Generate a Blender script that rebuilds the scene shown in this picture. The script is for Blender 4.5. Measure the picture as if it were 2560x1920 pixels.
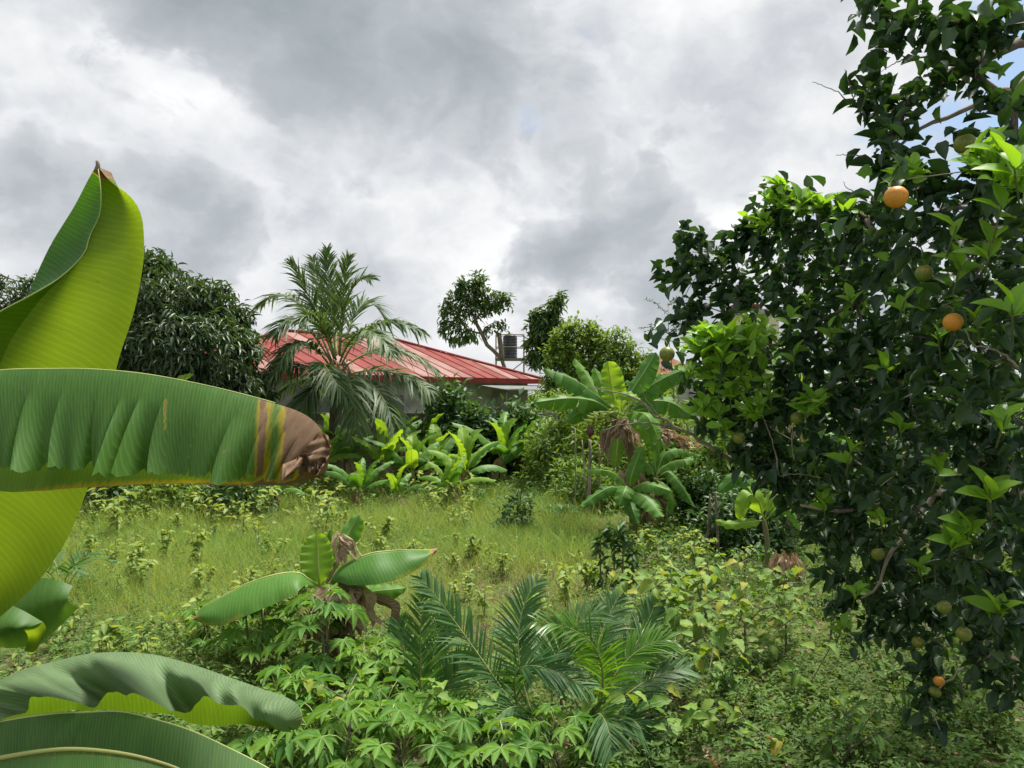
import bpy, math, random
import numpy as np
from mathutils import Vector, Matrix

for o in list(bpy.data.objects):
    bpy.data.objects.remove(o, do_unlink=True)
SC = bpy.context.scene
COL = SC.collection
R = math.radians
random.seed(11)
rng = np.random.default_rng(11)

# ------------------------------------------------------------------ camera
F = 774.0            # focal length in pixels of a 1024 px wide picture
HOR = 394.0          # row of the horizon
H = 2.35             # the photographer stands on a raised porch
cam = bpy.data.cameras.new('camera')
cam.sensor_width = 36.0
cam.lens = F / 1024.0 * 36.0
cam.shift_y = (HOR - 384.0) / 1024.0
cam.clip_start = 0.05
cam.clip_end = 3000.0
camo = bpy.data.objects.new('camera', cam)
COL.objects.link(camo)
camo.location = (0, 0, H)
camo.rotation_euler = (R(90), 0, 0)
SC.camera = camo

# ------------------------------------------------------------------ sun, sky, exposure
SUN_EL, SUN_AZ = R(68), R(40)      # azimuth measured from +Y (view direction) to +X (right)
sd = Vector((math.sin(SUN_AZ) * math.cos(SUN_EL), math.cos(SUN_AZ) * math.cos(SUN_EL), math.sin(SUN_EL)))
sl = bpy.data.lights.new('sun', 'SUN')
sl.energy = 4.2
sl.angle = R(16)
sl.color = (1.0, 0.96, 0.88)
so = bpy.data.objects.new('sun', sl)
COL.objects.link(so)
so.rotation_euler = (-sd).to_track_quat('-Z', 'Y').to_euler()

SC.view_settings.view_transform = 'Standard'
SC.view_settings.look = 'None'
SC.view_settings.exposure = 1.0
SC.view_settings.gamma = 1.0
SC.view_settings.use_curve_mapping = False
SC.cycles.max_bounces = 7
SC.cycles.diffuse_bounces = 4
SC.cycles.glossy_bounces = 2
SC.cycles.transmission_bounces = 5
SC.cycles.caustics_reflective = False
SC.cycles.caustics_refractive = False
SC.cycles.use_denoising = True
SC.cycles.denoiser = 'OPENIMAGEDENOISE'
SC.cycles.denoising_input_passes = 'RGB_ALBEDO_NORMAL'
SC.cycles.denoising_prefilter = 'ACCURATE'
SC.cycles.sample_clamp_indirect = 4.0


class NT:
    """small node-graph helper"""
    def __init__(self, nt):
        self.nt = nt

    def n(self, t, **kw):
        x = self.nt.nodes.new(t)
        for k, v in kw.items():
            setattr(x, k, v)
        return x

    def put(self, sock, v):
        if hasattr(v, 'links') or isinstance(v, bpy.types.NodeSocket):
            self.nt.links.new(v, sock)
        elif v is not None:
            sock.default_value = v

    def math(self, op, a, b=None, c=None, clamp=False):
        x = self.n('ShaderNodeMath', operation=op, use_clamp=clamp)
        for s, v in zip(x.inputs, (a, b, c)):
            self.put(s, v)
        return x.outputs[0]

    def vec(self, op, a, b=None):
        x = self.n('ShaderNodeVectorMath', operation=op)
        self.put(x.inputs[0], a)
        if b is not None:
            if op == 'SCALE':
                self.put(x.inputs[3], b)
            else:
                self.put(x.inputs[1], b)
        return x.outputs['Value'] if op in ('DOT_PRODUCT', 'LENGTH') else x.outputs[0]

    def noise(self, v, scale, detail=4, rough=.5, dist=0.0, out='Fac'):
        x = self.n('ShaderNodeTexNoise')
        if v is not None:
            self.put(x.inputs['Vector'], v)
        x.inputs['Scale'].default_value = scale
        x.inputs['Detail'].default_value = detail
        x.inputs['Roughness'].default_value = rough
        x.inputs['Distortion'].default_value = dist
        return x.outputs[out]

    def smooth(self, v, a, b, lo=0.0, hi=1.0):
        x = self.n('ShaderNodeMapRange', interpolation_type='SMOOTHSTEP')
        self.put(x.inputs[0], v)
        for i, q in zip((1, 2, 3, 4), (a, b, lo, hi)):
            x.inputs[i].default_value = q
        return x.outputs[0]

    def mix(self, f, a, b, blend='MIX'):
        x = self.n('ShaderNodeMix', data_type='RGBA', blend_type=blend)
        self.put(x.inputs[0], f)
        for s, v in ((x.inputs[6], a), (x.inputs[7], b)):
            if isinstance(v, (tuple, list)):
                s.default_value = (*v[:3], 1)
            else:
                self.put(s, v)
        return x.outputs[2]

    def sep(self, v):
        x = self.n('ShaderNodeSeparateXYZ')
        self.put(x.inputs[0], v)
        return x.outputs

    def comb(self, a, b, c):
        x = self.n('ShaderNodeCombineXYZ')
        for s, v in zip(x.inputs, (a, b, c)):
            self.put(s, v)
        return x.outputs[0]


SKY_OFF = (6.3, 2.6, 6.3)
SKY_GAIN = 6.0
BANKS = ((330, 30, .40, .105), (565, 150, .16, .09), (230, 275, .30, -.07), (250, 190, .10, .04), (700, 90, .26, -.16), (480, 300, .25, -.09), (110, 140, .20, -.015), (700, 260, .15, .04))


def make_world():
    w = bpy.data.worlds.new('World')
    SC.world = w
    w.use_nodes = True
    nt = w.node_tree
    nt.nodes.clear()
    N = NT(nt)
    out = N.n('ShaderNodeOutputWorld')
    bg = N.n('ShaderNodeBackground')
    bg.inputs['Strength'].default_value = 0.1
    nt.links.new(bg.outputs[0], out.inputs[0])
    sky = N.n('ShaderNodeTexSky', sky_type='NISHITA')
    sky.sun_disc = False
    sky.sun_elevation = SUN_EL
    sky.sun_rotation = SUN_AZ
    tc = N.n('ShaderNodeTexCoord').outputs['Generated']
    p = N.vec('MULTIPLY', tc, (1.0, 1.0, 1.3))

    def lobe(u, v, k):
        d = Vector(((u - 512) / F, 1.0, (HOR - v) / F)).normalized()
        return N.smooth(N.vec('DOT_PRODUCT', tc, tuple(d)), math.cos(k), 1.0)

    def warped(scale, amt, off):
        w_ = N.vec('SCALE', N.vec('SUBTRACT', N.noise(p, scale, 4, .55, out='Color'), (.5, .5, .5)), amt)
        return N.vec('ADD', N.vec('ADD', p, w_), off)
    # high, thin, bright layer with gaps where the blue shows
    qa = warped(7.0, .08, (SKY_OFF[0] + 3.1, SKY_OFF[1], 1.0))
    ma = N.noise(qa, 5.2, 6, .55)
    va = N.math('ADD', .52, N.math('MULTIPLY', N.math('SUBTRACT', ma, .5), 1.5))
    colA = N.mix(N.smooth(va, .2, .9), (.47, .495, .535), (.88, .885, .885))
    hole = ma
    for (u, v, k, a_) in ((690, 335, .15, .18), (600, 28, .05, .06), (680, 32, .06, .08), (850, 172, .10, .17), (1000, 60, .17, .18), (770, 225, .06, .12)):
        hole = N.math('SUBTRACT', hole, N.math('MULTIPLY', lobe(u, v, k), a_))
    coverA = N.smooth(hole, .19, .37)
    skyc = N.vec('ADD', N.vec('SCALE', sky.outputs[0], 0.30), (1.5, 2.1, 2.9))
    back = N.mix(coverA, skyc, N.vec('SCALE', colA, SKY_GAIN))
    # low grey layer, thick up and to the left, thin on the sun's side
    qb = warped(5.0, .13, SKY_OFF)
    mb = N.noise(qb, 4.0, 7, .55)
    mc = N.noise(N.vec('ADD', qb, (0.01, 0.0, 0.03)), 4.0, 3, .5)
    fb = N.noise(qb, 11.0, 6, .58)
    thick = N.math('ADD', N.math('ADD', mb, .022), N.math('MULTIPLY', N.math('SUBTRACT', fb, .5), .34))
    for (u, v, k, a_) in BANKS:
        thick = N.math('ADD', thick, N.math('MULTIPLY', lobe(u, v, k), a_))
    coverB = N.smooth(thick, .435, .55)
    tone = N.math('ADD', N.math('MULTIPLY', N.math('SUBTRACT', thick, .46), 2.1), N.math('MULTIPLY', N.math('SUBTRACT', mc, mb), 1.1), clamp=True)
    ramp = N.n('ShaderNodeValToRGB')
    N.put(ramp.inputs[0], tone)
    cr = ramp.color_ramp
    stops = [(0.0, (.74, .75, .775)), (.14, (.56, .58, .61)), (.36, (.40, .435, .465)), (.65, (.295, .335, .36)), (1.0, (.24, .28, .305))]
    while len(cr.elements) < len(stops):
        cr.elements.new(.5)
    for e, (pos, c) in zip(cr.elements, stops):
        e.position = pos
        e.color = (*c, 1)
    col = N.mix(N.math('MULTIPLY', coverB, .95), back, N.vec('SCALE', ramp.outputs[0], SKY_GAIN))
    N.put(bg.inputs['Color'], col)


make_world()

# ------------------------------------------------------------------ helpers
def P(u, v, Y):
    """a point Y metres ahead that the 1024x768 picture shows at column u, row v"""
    return np.array(((u - 512.0) / F * Y, Y, H - (v - HOR) / F * Y))


def gz(x, y):
    """height of the ground"""
    x = np.asarray(x, float); y = np.asarray(y, float)
    return (0.05 * np.sin(0.63 * x + 0.8) * np.cos(0.47 * y) + 0.03 * np.sin(1.9 * x - 0.9 * y) + 0.015 * np.sin(4.1 * x + 3.3 * y)) * np.clip(y / 3.0, 0, 1)


def G(u, v):
    """the ground point that the picture shows at column u, row v"""
    Y = H * F / (v - HOR)
    X = (u - 512.0) / F * Y
    return np.array((X, Y, float(gz(X, Y))))


def unit(a):
    a = np.asarray(a, float)
    return a / np.maximum(np.linalg.norm(a, axis=-1, keepdims=True), 1e-9)


def spline(pts, n):
    """Catmull-Rom through pts, n points evenly spread along its length"""
    p = np.asarray(pts, float)
    if len(p) == 2:
        return p[0] + (p[1] - p[0]) * np.linspace(0, 1, n)[:, None]
    e = np.vstack([2 * p[0] - p[1], p, 2 * p[-1] - p[-2]])
    out = []
    for i in range(len(p) - 1):
        a, b, c, d = e[i:i + 4]
        t = np.linspace(0, 1, 14, endpoint=False)[:, None]
        out.append(.5 * (2 * b + (c - a) * t + (2 * a - 5 * b + 4 * c - d) * t * t + (3 * b - a - 3 * c + d) * t ** 3))
    q = np.vstack(out + [p[-1:]])
    s = np.concatenate([[0], np.cumsum(np.linalg.norm(np.diff(q, axis=0), axis=1))])
    s /= s[-1]
    tt = np.linspace(0, 1, n)
    return np.stack([np.interp(tt, s, q[:, k]) for k in range(3)], 1)


class MB:
    """collects grids, tubes and leaves; build() links them as one mesh object"""
    def __init__(self):
        self.V, self.A, self.Q, self.T, self.QM, self.TM = [], [], [], [], [], []
        self.n = 0

    def raw(self, V, A, quads=None, tris=None, mat=0):
        V = np.asarray(V, float).reshape(-1, 3)
        A = np.asarray(A, float)
        if A.ndim == 1:
            A = np.tile(A, (len(V), 1))
        self.V.append(V); self.A.append(A)
        if quads is not None and len(quads):
            q = np.asarray(quads, np.int64) + self.n
            self.Q.append(q); self.QM.append(np.full(len(q), mat))
        if tris is not None and len(tris):
            t = np.asarray(tris, np.int64) + self.n
            self.T.append(t); self.TM.append(np.full(len(t), mat))
        self.n += len(V)

    def grid(self, Pg, A, mat=0):
        nt, ns = Pg.shape[:2]
        i = np.arange(nt - 1)[:, None] * ns + np.arange(ns - 1)[None]
        q = np.stack([i, i + 1, i + ns + 1, i + ns], -1).reshape(-1, 4)
        self.raw(Pg.reshape(-1, 3), np.asarray(A).reshape(-1, 3), quads=q, mat=mat)

    def tube(self, pts, rad, sides=6, mat=0, var=.5, cap=True):
        p = np.asarray(pts, float)
        n = len(p)
        r = np.broadcast_to(np.asarray(rad, float), (n,))
        t = unit(np.gradient(p, axis=0))
        ref = np.array((0, 0, 1.0)) if abs(t[0][2]) < .9 else np.array((1.0, 0, 0))
        s = unit(np.cross(t, ref)); b = np.cross(t, s)
        a = np.linspace(0, 2 * math.pi, sides, endpoint=False)
        ring = p[:, None] + r[:, None, None] * (np.cos(a)[None, :, None] * s[:, None] + np.sin(a)[None, :, None] * b[:, None])
        i = np.arange(n - 1)[:, None] * sides
        j = np.arange(sides)[None]; k = (j + 1) % sides
        q = np.stack([i + j, i + k, i + sides + k, i + sides + j], -1).reshape(-1, 4)
        V = ring.reshape(-1, 3)
        tt = np.repeat(np.linspace(0, 1, n), sides)
        A = np.stack([tt, np.zeros_like(tt), np.full_like(tt, var)], 1)
        tris = None
        if cap:
            V = np.vstack([V, p[:1], p[-1:]]); A = np.vstack([A, A[:1], A[-1:]])
            c0, c1 = n * sides, n * sides + 1
            jj = np.arange(sides); kk = (jj + 1) % sides
            tris = np.vstack([np.stack([np.full(sides, c0), kk, jj], 1), np.stack([np.full(sides, c1), (n - 1) * sides + jj, (n - 1) * sides + kk], 1)])
        self.raw(V, A, quads=q, tris=tris, mat=mat)

    def leaves(self, tm, C, D, N, L, W, var, mat=0):
        """many leaves from one template (x along, y across, z up): C roots, D directions, N normals"""
        tv, tq, tt = tm
        C = np.asarray(C, float); n = len(C)
        if n == 0:
            return
        D = unit(D); S = unit(np.cross(N, D)); Nn = np.cross(D, S)
        L = np.broadcast_to(L, (n,))[:, None, None]; W = np.broadcast_to(W, (n,))[:, None, None]
        V = C[:, None] + tv[None, :, :1] * L * D[:, None] + tv[None, :, 1:2] * W * S[:, None] + tv[None, :, 2:3] * L * Nn[:, None]
        k = len(tv)
        A = np.empty((n, k, 3))
        A[:, :, 0] = tv[:, 0]; A[:, :, 1] = tv[:, 1] * 2; A[:, :, 2] = np.broadcast_to(var, (n,))[:, None]
        off = (np.arange(n) * k)[:, None, None]
        self.raw(V.reshape(-1, 3), A.reshape(-1, 3),
                 quads=(tq[None] + off).reshape(-1, 4) if len(tq) else None,
                 tris=(tt[None] + off).reshape(-1, 3) if len(tt) else None, mat=mat)

    def mesh(self, name, mats, smooth=True):
        V = np.vstack(self.V); A = np.vstack(self.A)
        Q = np.vstack(self.Q) if self.Q else np.zeros((0, 4), np.int64)
        T = np.vstack(self.T) if self.T else np.zeros((0, 3), np.int64)
        me = bpy.data.meshes.new(name)
        me.vertices.add(len(V)); me.vertices.foreach_set('co', V.astype(np.float32).ravel())
        nl = len(Q) * 4 + len(T) * 3
        me.loops.add(nl)
        me.loops.foreach_set('vertex_index', np.concatenate([Q.ravel(), T.ravel()]).astype(np.int32))
        nf = len(Q) + len(T)
        me.polygons.add(nf)
        st = np.concatenate([np.arange(len(Q)) * 4, len(Q) * 4 + np.arange(len(T)) * 3]).astype(np.int32)
        me.polygons.foreach_set('loop_start', st)
        mi = np.concatenate(self.QM + self.TM) if (self.QM or self.TM) else np.zeros(0)
        me.polygons.foreach_set('material_index', mi.astype(np.int32))
        at = me.attributes.new('lf', 'FLOAT_VECTOR', 'POINT')
        at.data.foreach_set('vector', A.astype(np.float32).ravel())
        for m in mats if isinstance(mats, (list, tuple)) else [mats]:
            me.materials.append(m)
        me.update(calc_edges=True)
        if smooth:
            me.shade_smooth()
        else:
            me.shade_flat()
        return me

    def build(self, name, mats, parent=None, smooth=True, **kw):
        return link(name, self.mesh(name, mats, smooth), parent, **kw)


def tag(o, label=None, cat=None, group=None, kind=None):
    for k, v in (('label', label), ('category', cat), ('group', group), ('kind', kind)):
        if v:
            o[k] = v
    return o


def link(name, data, parent=None, **kw):
    o = bpy.data.objects.new(name, data)
    COL.objects.link(o)
    if parent is not None:
        o.parent = parent
        o.matrix_parent_inverse = inv_of(parent)
    return tag(o, **kw)


def inv_of(o):
    return Matrix.Translation(-Vector(o.location)) if o.type == 'EMPTY' else Matrix.Identity(4)


def thing(name, loc, label, cat, group=None):
    o = bpy.data.objects.new(name, None)
    o.empty_display_size = .1
    COL.objects.link(o)
    o.location = Vector([float(q) for q in loc])
    return tag(o, label, cat, group)


def frame(C, D, N, scale):
    """matrix that lays a unit leaf (x along, z up) at C"""
    D = unit(D); S = unit(np.cross(N, D)); Nn = np.cross(D, S)
    m = Matrix.Identity(4)
    for i in range(3):
        m[i][0] = D[i] * scale; m[i][1] = S[i] * scale; m[i][2] = Nn[i] * scale; m[i][3] = C[i]
    return m


def put(name, me, M, parent):
    """one more object sharing mesh me, at world matrix M, as a part of parent"""
    o = bpy.data.objects.new(name, me)
    COL.objects.link(o)
    o.parent = parent
    o.matrix_parent_inverse = inv_of(parent)
    o.matrix_basis = M
    return o


def rnd_dirs(n, zlo=-1.0, zhi=1.0):
    z = rng.uniform(zlo, zhi, n); a = rng.uniform(0, 2 * math.pi, n); r = np.sqrt(1 - z * z)
    return np.stack([r * np.cos(a), r * np.sin(a), z], 1)


# leaf templates -------------------------------------------------------------
def template(st, fold=.12, droop=.2, curl=0.0):
    """st: (x, half width) stations between the base and the tip"""
    V = [(0, 0, 0)]
    for x, w in st:
        z = -droop * x * x
        V += [(x, w, z + fold * w), (x, 0, z), (x, -w, z + fold * w)]
    V.append((1, 0, -droop - curl))
    n = len(st)
    t = [(0, 2, 1), (0, 3, 2)]
    q = []
    for i in range(n - 1):
        a = 1 + 3 * i
        q += [(a, a + 1, a + 4, a + 3), (a + 1, a + 2, a + 5, a + 4)]
    a = 1 + 3 * (n - 1); e = len(V) - 1
    t += [(a, a + 1, e), (a + 1, a + 2, e)]
    return np.array(V, float), np.array(q, np.int64).reshape(-1, 4), np.array(t, np.int64)


T_OVATE = template([(.12, .22), (.35, .48), (.62, .42), (.85, .2)], .35, .22)
T_CITRUS = template([(.14, .30), (.42, .50), (.72, .36), (.9, .14)], .55, .16)
T_LANCE = template([(.25, .42), (.6, .45), (.85, .22)], .3, .35)
T_RHOMB = (np.array([(0, 0, 0), (.45, .5, .06), (1, 0, -.15), (.45, -.5, .06)], float), np.zeros((0, 4), np.int64), np.array([(0, 2, 1), (0, 3, 2)]))
T_BLADE = (np.array([(0, .5, 0), (0, -.5, 0), (.5, .38, -.06), (.5, -.38, -.06), (1, 0, -.32)], float), np.array([(0, 1, 3, 2)], np.int64), np.array([(2, 3, 4)]))


# materials ------------------------------------------------------------------
def leaf_mat(name, c1, c2, tfac=.35, tint=(1.25, 1.15, .45), rough=.5, spec=.35, veins=0, rib=None, ribw=.05,
             objrand=0.0, dry=False, bump=0.0, nscale=3.0, nmix=.5, vdepth=.18, sheen=None):
    m = bpy.data.materials.new(name)
    m.use_nodes = True
    nt = m.node_tree
    nt.nodes.clear()
    N = NT(nt)
    out = N.n('ShaderNodeOutputMaterial')
    at = N.n('ShaderNodeAttribute', attribute_name='lf')
    t, s, v = N.sep(at.outputs['Vector'])[:3]
    pos = N.n('ShaderNodeTexCoord').outputs['Object']
    nz = N.noise(pos, nscale, 4, .6)
    f = N.math('MULTIPLY', N.math('SUBTRACT', nz, .5), nmix)
    f = N.math('ADD', f, .45 if dry else v)
    if objrand:
        orn = N.n('ShaderNodeObjectInfo').outputs['Random']
        f = N.math('ADD', f, N.math('MULTIPLY', N.math('SUBTRACT', orn, .5), objrand))
    f = N.math('MAXIMUM', N.math('MINIMUM', f, 1.0), 0.0)
    col = N.mix(f, c1, c2)
    sa = N.math('ABSOLUTE', s)
    height = None
    if veins:
        ph = N.math('MULTIPLY', N.math('ADD', t, N.math('MULTIPLY', sa, -.05)), veins * 2 * math.pi)
        ph = N.math('ADD', ph, N.math('MULTIPLY', N.noise(N.comb(N.math('MULTIPLY', t, veins * .45), sa, 0.0), 1.0, 2, .6), 9.0))
        wv = N.math('SINE', ph)
        line = N.smooth(wv, .3, 1.0)
        n2 = N.noise(N.comb(N.math('MULTIPLY', t, veins * .22), N.math('MULTIPLY', sa, .9), 0.0), 1.0, 3, .65)
        band = N.math('ADD', 1 - vdepth * 1.6, N.math('MULTIPLY', n2, vdepth * 3.2))
        col = N.mix(1.0, col, N.comb(band, band, band), 'MULTIPLY')
        col = N.mix(N.math('MULTIPLY', line, vdepth * .8), col, tuple(min(1, q * 1.9 + .03) for q in c2))
        height = N.math('ADD', N.math('MULTIPLY', wv, .5), N.math('MULTIPLY', n2, 1.5))
    if rib:
        rf = N.smooth(sa, ribw * .5, ribw * 1.3, 1.0, 0.0)
        col = N.mix(rf, col, rib)
    tsc = tfac
    if dry:
        n3 = N.noise(pos, 9.0, 5, .65)
        n3 = N.math('ADD', N.math('MULTIPLY', n3, .3), N.math('MULTIPLY', N.noise(N.comb(N.math('MULTIPLY', t, 90.0), N.math('MULTIPLY', sa, 3.0), 0.0), 1.0, 4, .65), .7))
        d = N.math('ADD', v, N.math('MULTIPLY', N.math('SUBTRACT', n3, .5), .9))
        gate = N.smooth(v, .02, .12)
        col = N.mix(N.math('MULTIPLY', N.smooth(d, .18, .48), gate), col, (.36, .28, .03))
        n4 = N.noise(N.comb(N.math('MULTIPLY', t, 60.0), N.math('MULTIPLY', sa, 3.0), 0.0), 1.0, 4, .65)
        brown = N.mix(n4, (.085, .05, .03), (.30, .205, .135))
        dm = N.math('MULTIPLY', N.smooth(d, .44, .60), gate)
        speck = N.smooth(N.noise(pos, 55.0, 2, .5), .735, .77)
        dm = N.math('MAXIMUM', dm, N.math('MULTIPLY', speck, .7))
        col = N.mix(dm, col, brown)
        tsc = N.math('MULTIPLY', N.math('SUBTRACT', 1.0, N.math('MULTIPLY', dm, .75)), tfac)
    pr = N.n('ShaderNodeBsdfPrincipled')
    N.put(pr.inputs['Base Color'], col)
    pr.inputs['Roughness'].default_value = rough
    pr.inputs['Specular IOR Level'].default_value = spec
    if dry:
        N.put(pr.inputs['Roughness'], N.math('ADD', rough, N.math('MULTIPLY', dm, .9 - rough)))
        N.put(pr.inputs['Specular IOR Level'], N.math('MULTIPLY', spec, N.math('SUBTRACT', 1.0, N.math('MULTIPLY', dm, .85))))
    tr = N.n('ShaderNodeBsdfTranslucent')
    N.put(tr.inputs['Color'], N.mix(1.0, col, tint, 'MULTIPLY'))
    if height is not None and bump:
        b = N.n('ShaderNodeBump')
        b.inputs['Strength'].default_value = bump
        b.inputs['Distance'].default_value = .004
        N.put(b.inputs['Height'], height)
        nt.links.new(b.outputs[0], pr.inputs['Normal'])
    mx = N.n('ShaderNodeMixShader')
    N.put(mx.inputs[0], tsc)
    nt.links.new(pr.outputs[0], mx.inputs[1])
    nt.links.new(tr.outputs[0], mx.inputs[2])
    nt.links.new(mx.outputs[0], out.inputs[0])
    return m


def solid_mat(name, c1, c2, scale=8.0, rough=.85, stretch=(1, 1, 1), bump=.0, bdist=.01, spec=.3, metal=0.0, objrand=0.0, detail=6, lo=.35, hi=.65, third=None, third_scale=2.0, spots=None):
    m = bpy.data.materials.new(name)
    m.use_nodes = True
    nt = m.node_tree
    nt.nodes.clear()
    N = NT(nt)
    out = N.n('ShaderNodeOutputMaterial')
    pos = N.n('ShaderNodeTexCoord').outputs['Object']
    nz = N.noise(N.vec('MULTIPLY', pos, stretch), scale, detail, .62)
    f = N.smooth(nz, lo, hi)
    if objrand:
        orn = N.n('ShaderNodeObjectInfo').outputs['Random']
        f = N.math('ADD', f, N.math('MULTIPLY', N.math('SUBTRACT', orn, .5), objrand), clamp=True)
    col = N.mix(f, c1, c2)
    if third:
        col = N.mix(N.smooth(N.noise(pos, third_scale, 5, .6), .50, .68), col, third)
    if spots:
        orn = N.n('ShaderNodeObjectInfo').outputs['Random']
        sp = N.noise(N.vec('ADD', pos, N.comb(N.math('MULTIPLY', orn, 40.0), 0.0, 0.0)), spots[1], 2, .5)
        col = N.mix(N.smooth(sp, .70, .74), col, spots[0])
    pr = N.n('ShaderNodeBsdfPrincipled')
    N.put(pr.inputs['Base Color'], col)
    pr.inputs['Roughness'].default_value = rough
    pr.inputs['Specular IOR Level'].default_value = spec
    pr.inputs['Metallic'].default_value = metal
    if bump:
        b = N.n('ShaderNodeBump')
        b.inputs['Strength'].default_value = bump
        b.inputs['Distance'].default_value = bdist
        N.put(b.inputs['Height'], nz)
        nt.links.new(b.outputs[0], pr.inputs['Normal'])
    nt.links.new(pr.outputs[0], out.inputs[0])
    return m


M = {}
M['banana_near'] = leaf_mat('banana_leaf_near', (.055, .135, .028), (.085, .185, .035), .34, (1.5, 1.35, .35), .5, .24, veins=150, rib=None, dry=True, bump=.07, nscale=4, vdepth=.22)
M['banana_inner'] = leaf_mat('banana_leaf_inner', (.035, .11, .02), (.06, .16, .028), .3, (1.4, 1.3, .3), .65, .08, veins=110, dry=True, bump=.25, nscale=3, vdepth=.2)
M['banana_under'] = leaf_mat('banana_leaf_underside', (.085, .18, .022), (.12, .22, .03), .48, (1.35, 1.2, .3), .5, .3, veins=110, dry=True, bump=.2, nscale=3, vdepth=.14)
M['banana_bright'] = leaf_mat('banana_leaf_young', (.125, .235, .022), (.17, .28, .028), .58, (1.5, 1.25, .3), .45, .3, veins=85, dry=True, bump=.15, nscale=3, vdepth=.12)
M['banana_pale'] = leaf_mat('banana_leaf_waxy', (.10, .165, .075), (.14, .21, .095), .28, (1.4, 1.5, .3), .58, .25, veins=130, dry=True, bump=.16, nscale=5, vdepth=.24)
M['banana'] = leaf_mat('banana_leaf', (.06, .17, .028), (.14, .30, .045), .42, (1.4, 1.25, .4), .5, .3, veins=40, rib=(.25, .36, .10), ribw=.05, objrand=.9, dry=True, nscale=2, vdepth=.16)
M['banana_lime'] = leaf_mat('banana_leaf_lime', (.15, .30, .03), (.24, .40, .045), .5, (1.4, 1.2, .35), .5, .3, veins=34, rib=(.32, .42, .12), ribw=.05, objrand=.7, dry=True, nscale=2)
M['rib'] = solid_mat('leaf_midrib', (.24, .33, .09), (.38, .42, .14), 5, .5)
M['rib_pale'] = solid_mat('leaf_midrib_dry', (.36, .32, .12), (.30, .34, .10), 5, .55)
M['pstem'] = solid_mat('banana_stem', (.13, .16, .05), (.17, .11, .055), 4, .7, (6, 6, 1), bump=.4, third=(.055, .035, .022), third_scale=3)
M['dry'] = leaf_mat('dry_banana_leaf', (.19, .135, .088), (.42, .315, .215), .22, (1.1, .9, .6), .8, .15, veins=24, nscale=9, nmix=1.2, vdepth=.25)
M['bark'] = solid_mat('bark', (.085, .065, .05), (.19, .16, .125), 14, .9, (1, 1, .35), bump=.6)
M['bark_pale'] = solid_mat('pale_bark', (.20, .17, .13), (.32, .28, .23), 10, .9, (1, 1, .4), bump=.5)
M['twig'] = solid_mat('twig', (.10, .085, .06), (.20, .175, .13), 12, .85)
M['stem_green'] = solid_mat('green_stem', (.12, .15, .05), (.17, .13, .075), 6, .7)
M['citrus'] = leaf_mat('citrus_leaf', (.021, .058, .025), (.075, .150, .054), .26, (1.3, 1.35, .3), .42, .4, rib=(.05, .10, .035), ribw=.06, nscale=2, nmix=.3, objrand=.3)
M['citrus_new'] = leaf_mat('citrus_new_leaf', (.17, .37, .035), (.26, .48, .05), .50, (1.35, 1.2, .35), .42, .4, rib=(.20, .33, .07), ribw=.06, nscale=2, nmix=.3, objrand=.5)
M['mango'] = leaf_mat('mango_leaf', (.030, .066, .027), (.080, .135, .055), .26, (1.3, 1.25, .4), .42, .45, nscale=.8, nmix=.7)
M['tree'] = leaf_mat('tree_leaf', (.05, .115, .035), (.12, .20, .06), .32, (1.3, 1.2, .4), .5, .35, nscale=.7, nmix=.7)
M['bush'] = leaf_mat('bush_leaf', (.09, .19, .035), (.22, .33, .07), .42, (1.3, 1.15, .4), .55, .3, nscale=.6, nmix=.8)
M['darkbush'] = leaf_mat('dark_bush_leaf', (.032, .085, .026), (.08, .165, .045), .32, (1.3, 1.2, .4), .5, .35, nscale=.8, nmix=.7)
M['limebush'] = leaf_mat('lime_bush_leaf', (.11, .19, .03), (.20, .29, .05), .4, (1.3, 1.1, .4), .55, .3, nscale=.8, nmix=.8)
M['coco'] = leaf_mat('coconut_leaflet', (.048, .105, .036), (.115, .18, .06), .32, (1.3, 1.2, .45), .5, .35, nscale=.6, nmix=.6)
M['coco_rib'] = solid_mat('coconut_rib', (.17, .21, .07), (.26, .27, .10), 3, .6)
M['palm'] = leaf_mat('oil_palm_leaflet', (.045, .13, .036), (.095, .19, .065), .34, (1.4, 1.4, .3), .5, .28, nscale=1.5, nmix=.7, objrand=.5)
M['palm_bright'] = leaf_mat('oil_palm_young_leaflet', (.07, .19, .02), (.12, .26, .03), .45, (1.4, 1.3, .3), .36, .5, nscale=1.5, nmix=.6, objrand=.4)
M['cassava'] = leaf_mat('cassava_leaf', (.06, .17, .026), (.155, .31, .042), .38, (1.35, 1.15, .4), .6, .2, rib=(.22, .30, .10), ribw=.08, objrand=.9, nscale=6, nmix=.4)
M['egg'] = leaf_mat('garden_egg_leaf', (.11, .24, .04), (.23, .355, .065), .40, (1.3, 1.1, .4), .6, .25, rib=(.33, .36, .12), ribw=.07, objrand=1.3, nscale=14, nmix=.7)
M['egg_yellow'] = leaf_mat('yellowing_leaf', (.27, .35, .05), (.43, .40, .06), .45, (1.2, 1.0, .4), .6, .25, rib=(.40, .40, .12), ribw=.07, objrand=.9, nscale=14, nmix=.8)
M['weed_green'] = leaf_mat('green_weed_leaf', (.06, .15, .03), (.16, .28, .06), .38, (1.3, 1.1, .4), .6, .25, nscale=9, nmix=.5)
M['weed'] = leaf_mat('pale_weed_leaf', (.14, .26, .05), (.34, .42, .12), .42, (1.2, 1.05, .45), .6, .25, nscale=9, nmix=.5)
M['cover'] = leaf_mat('ground_cover_leaf', (.06, .15, .027), (.19, .29, .065), .35, (1.3, 1.1, .4), .6, .25, nscale=.55, nmix=1.1)
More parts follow.
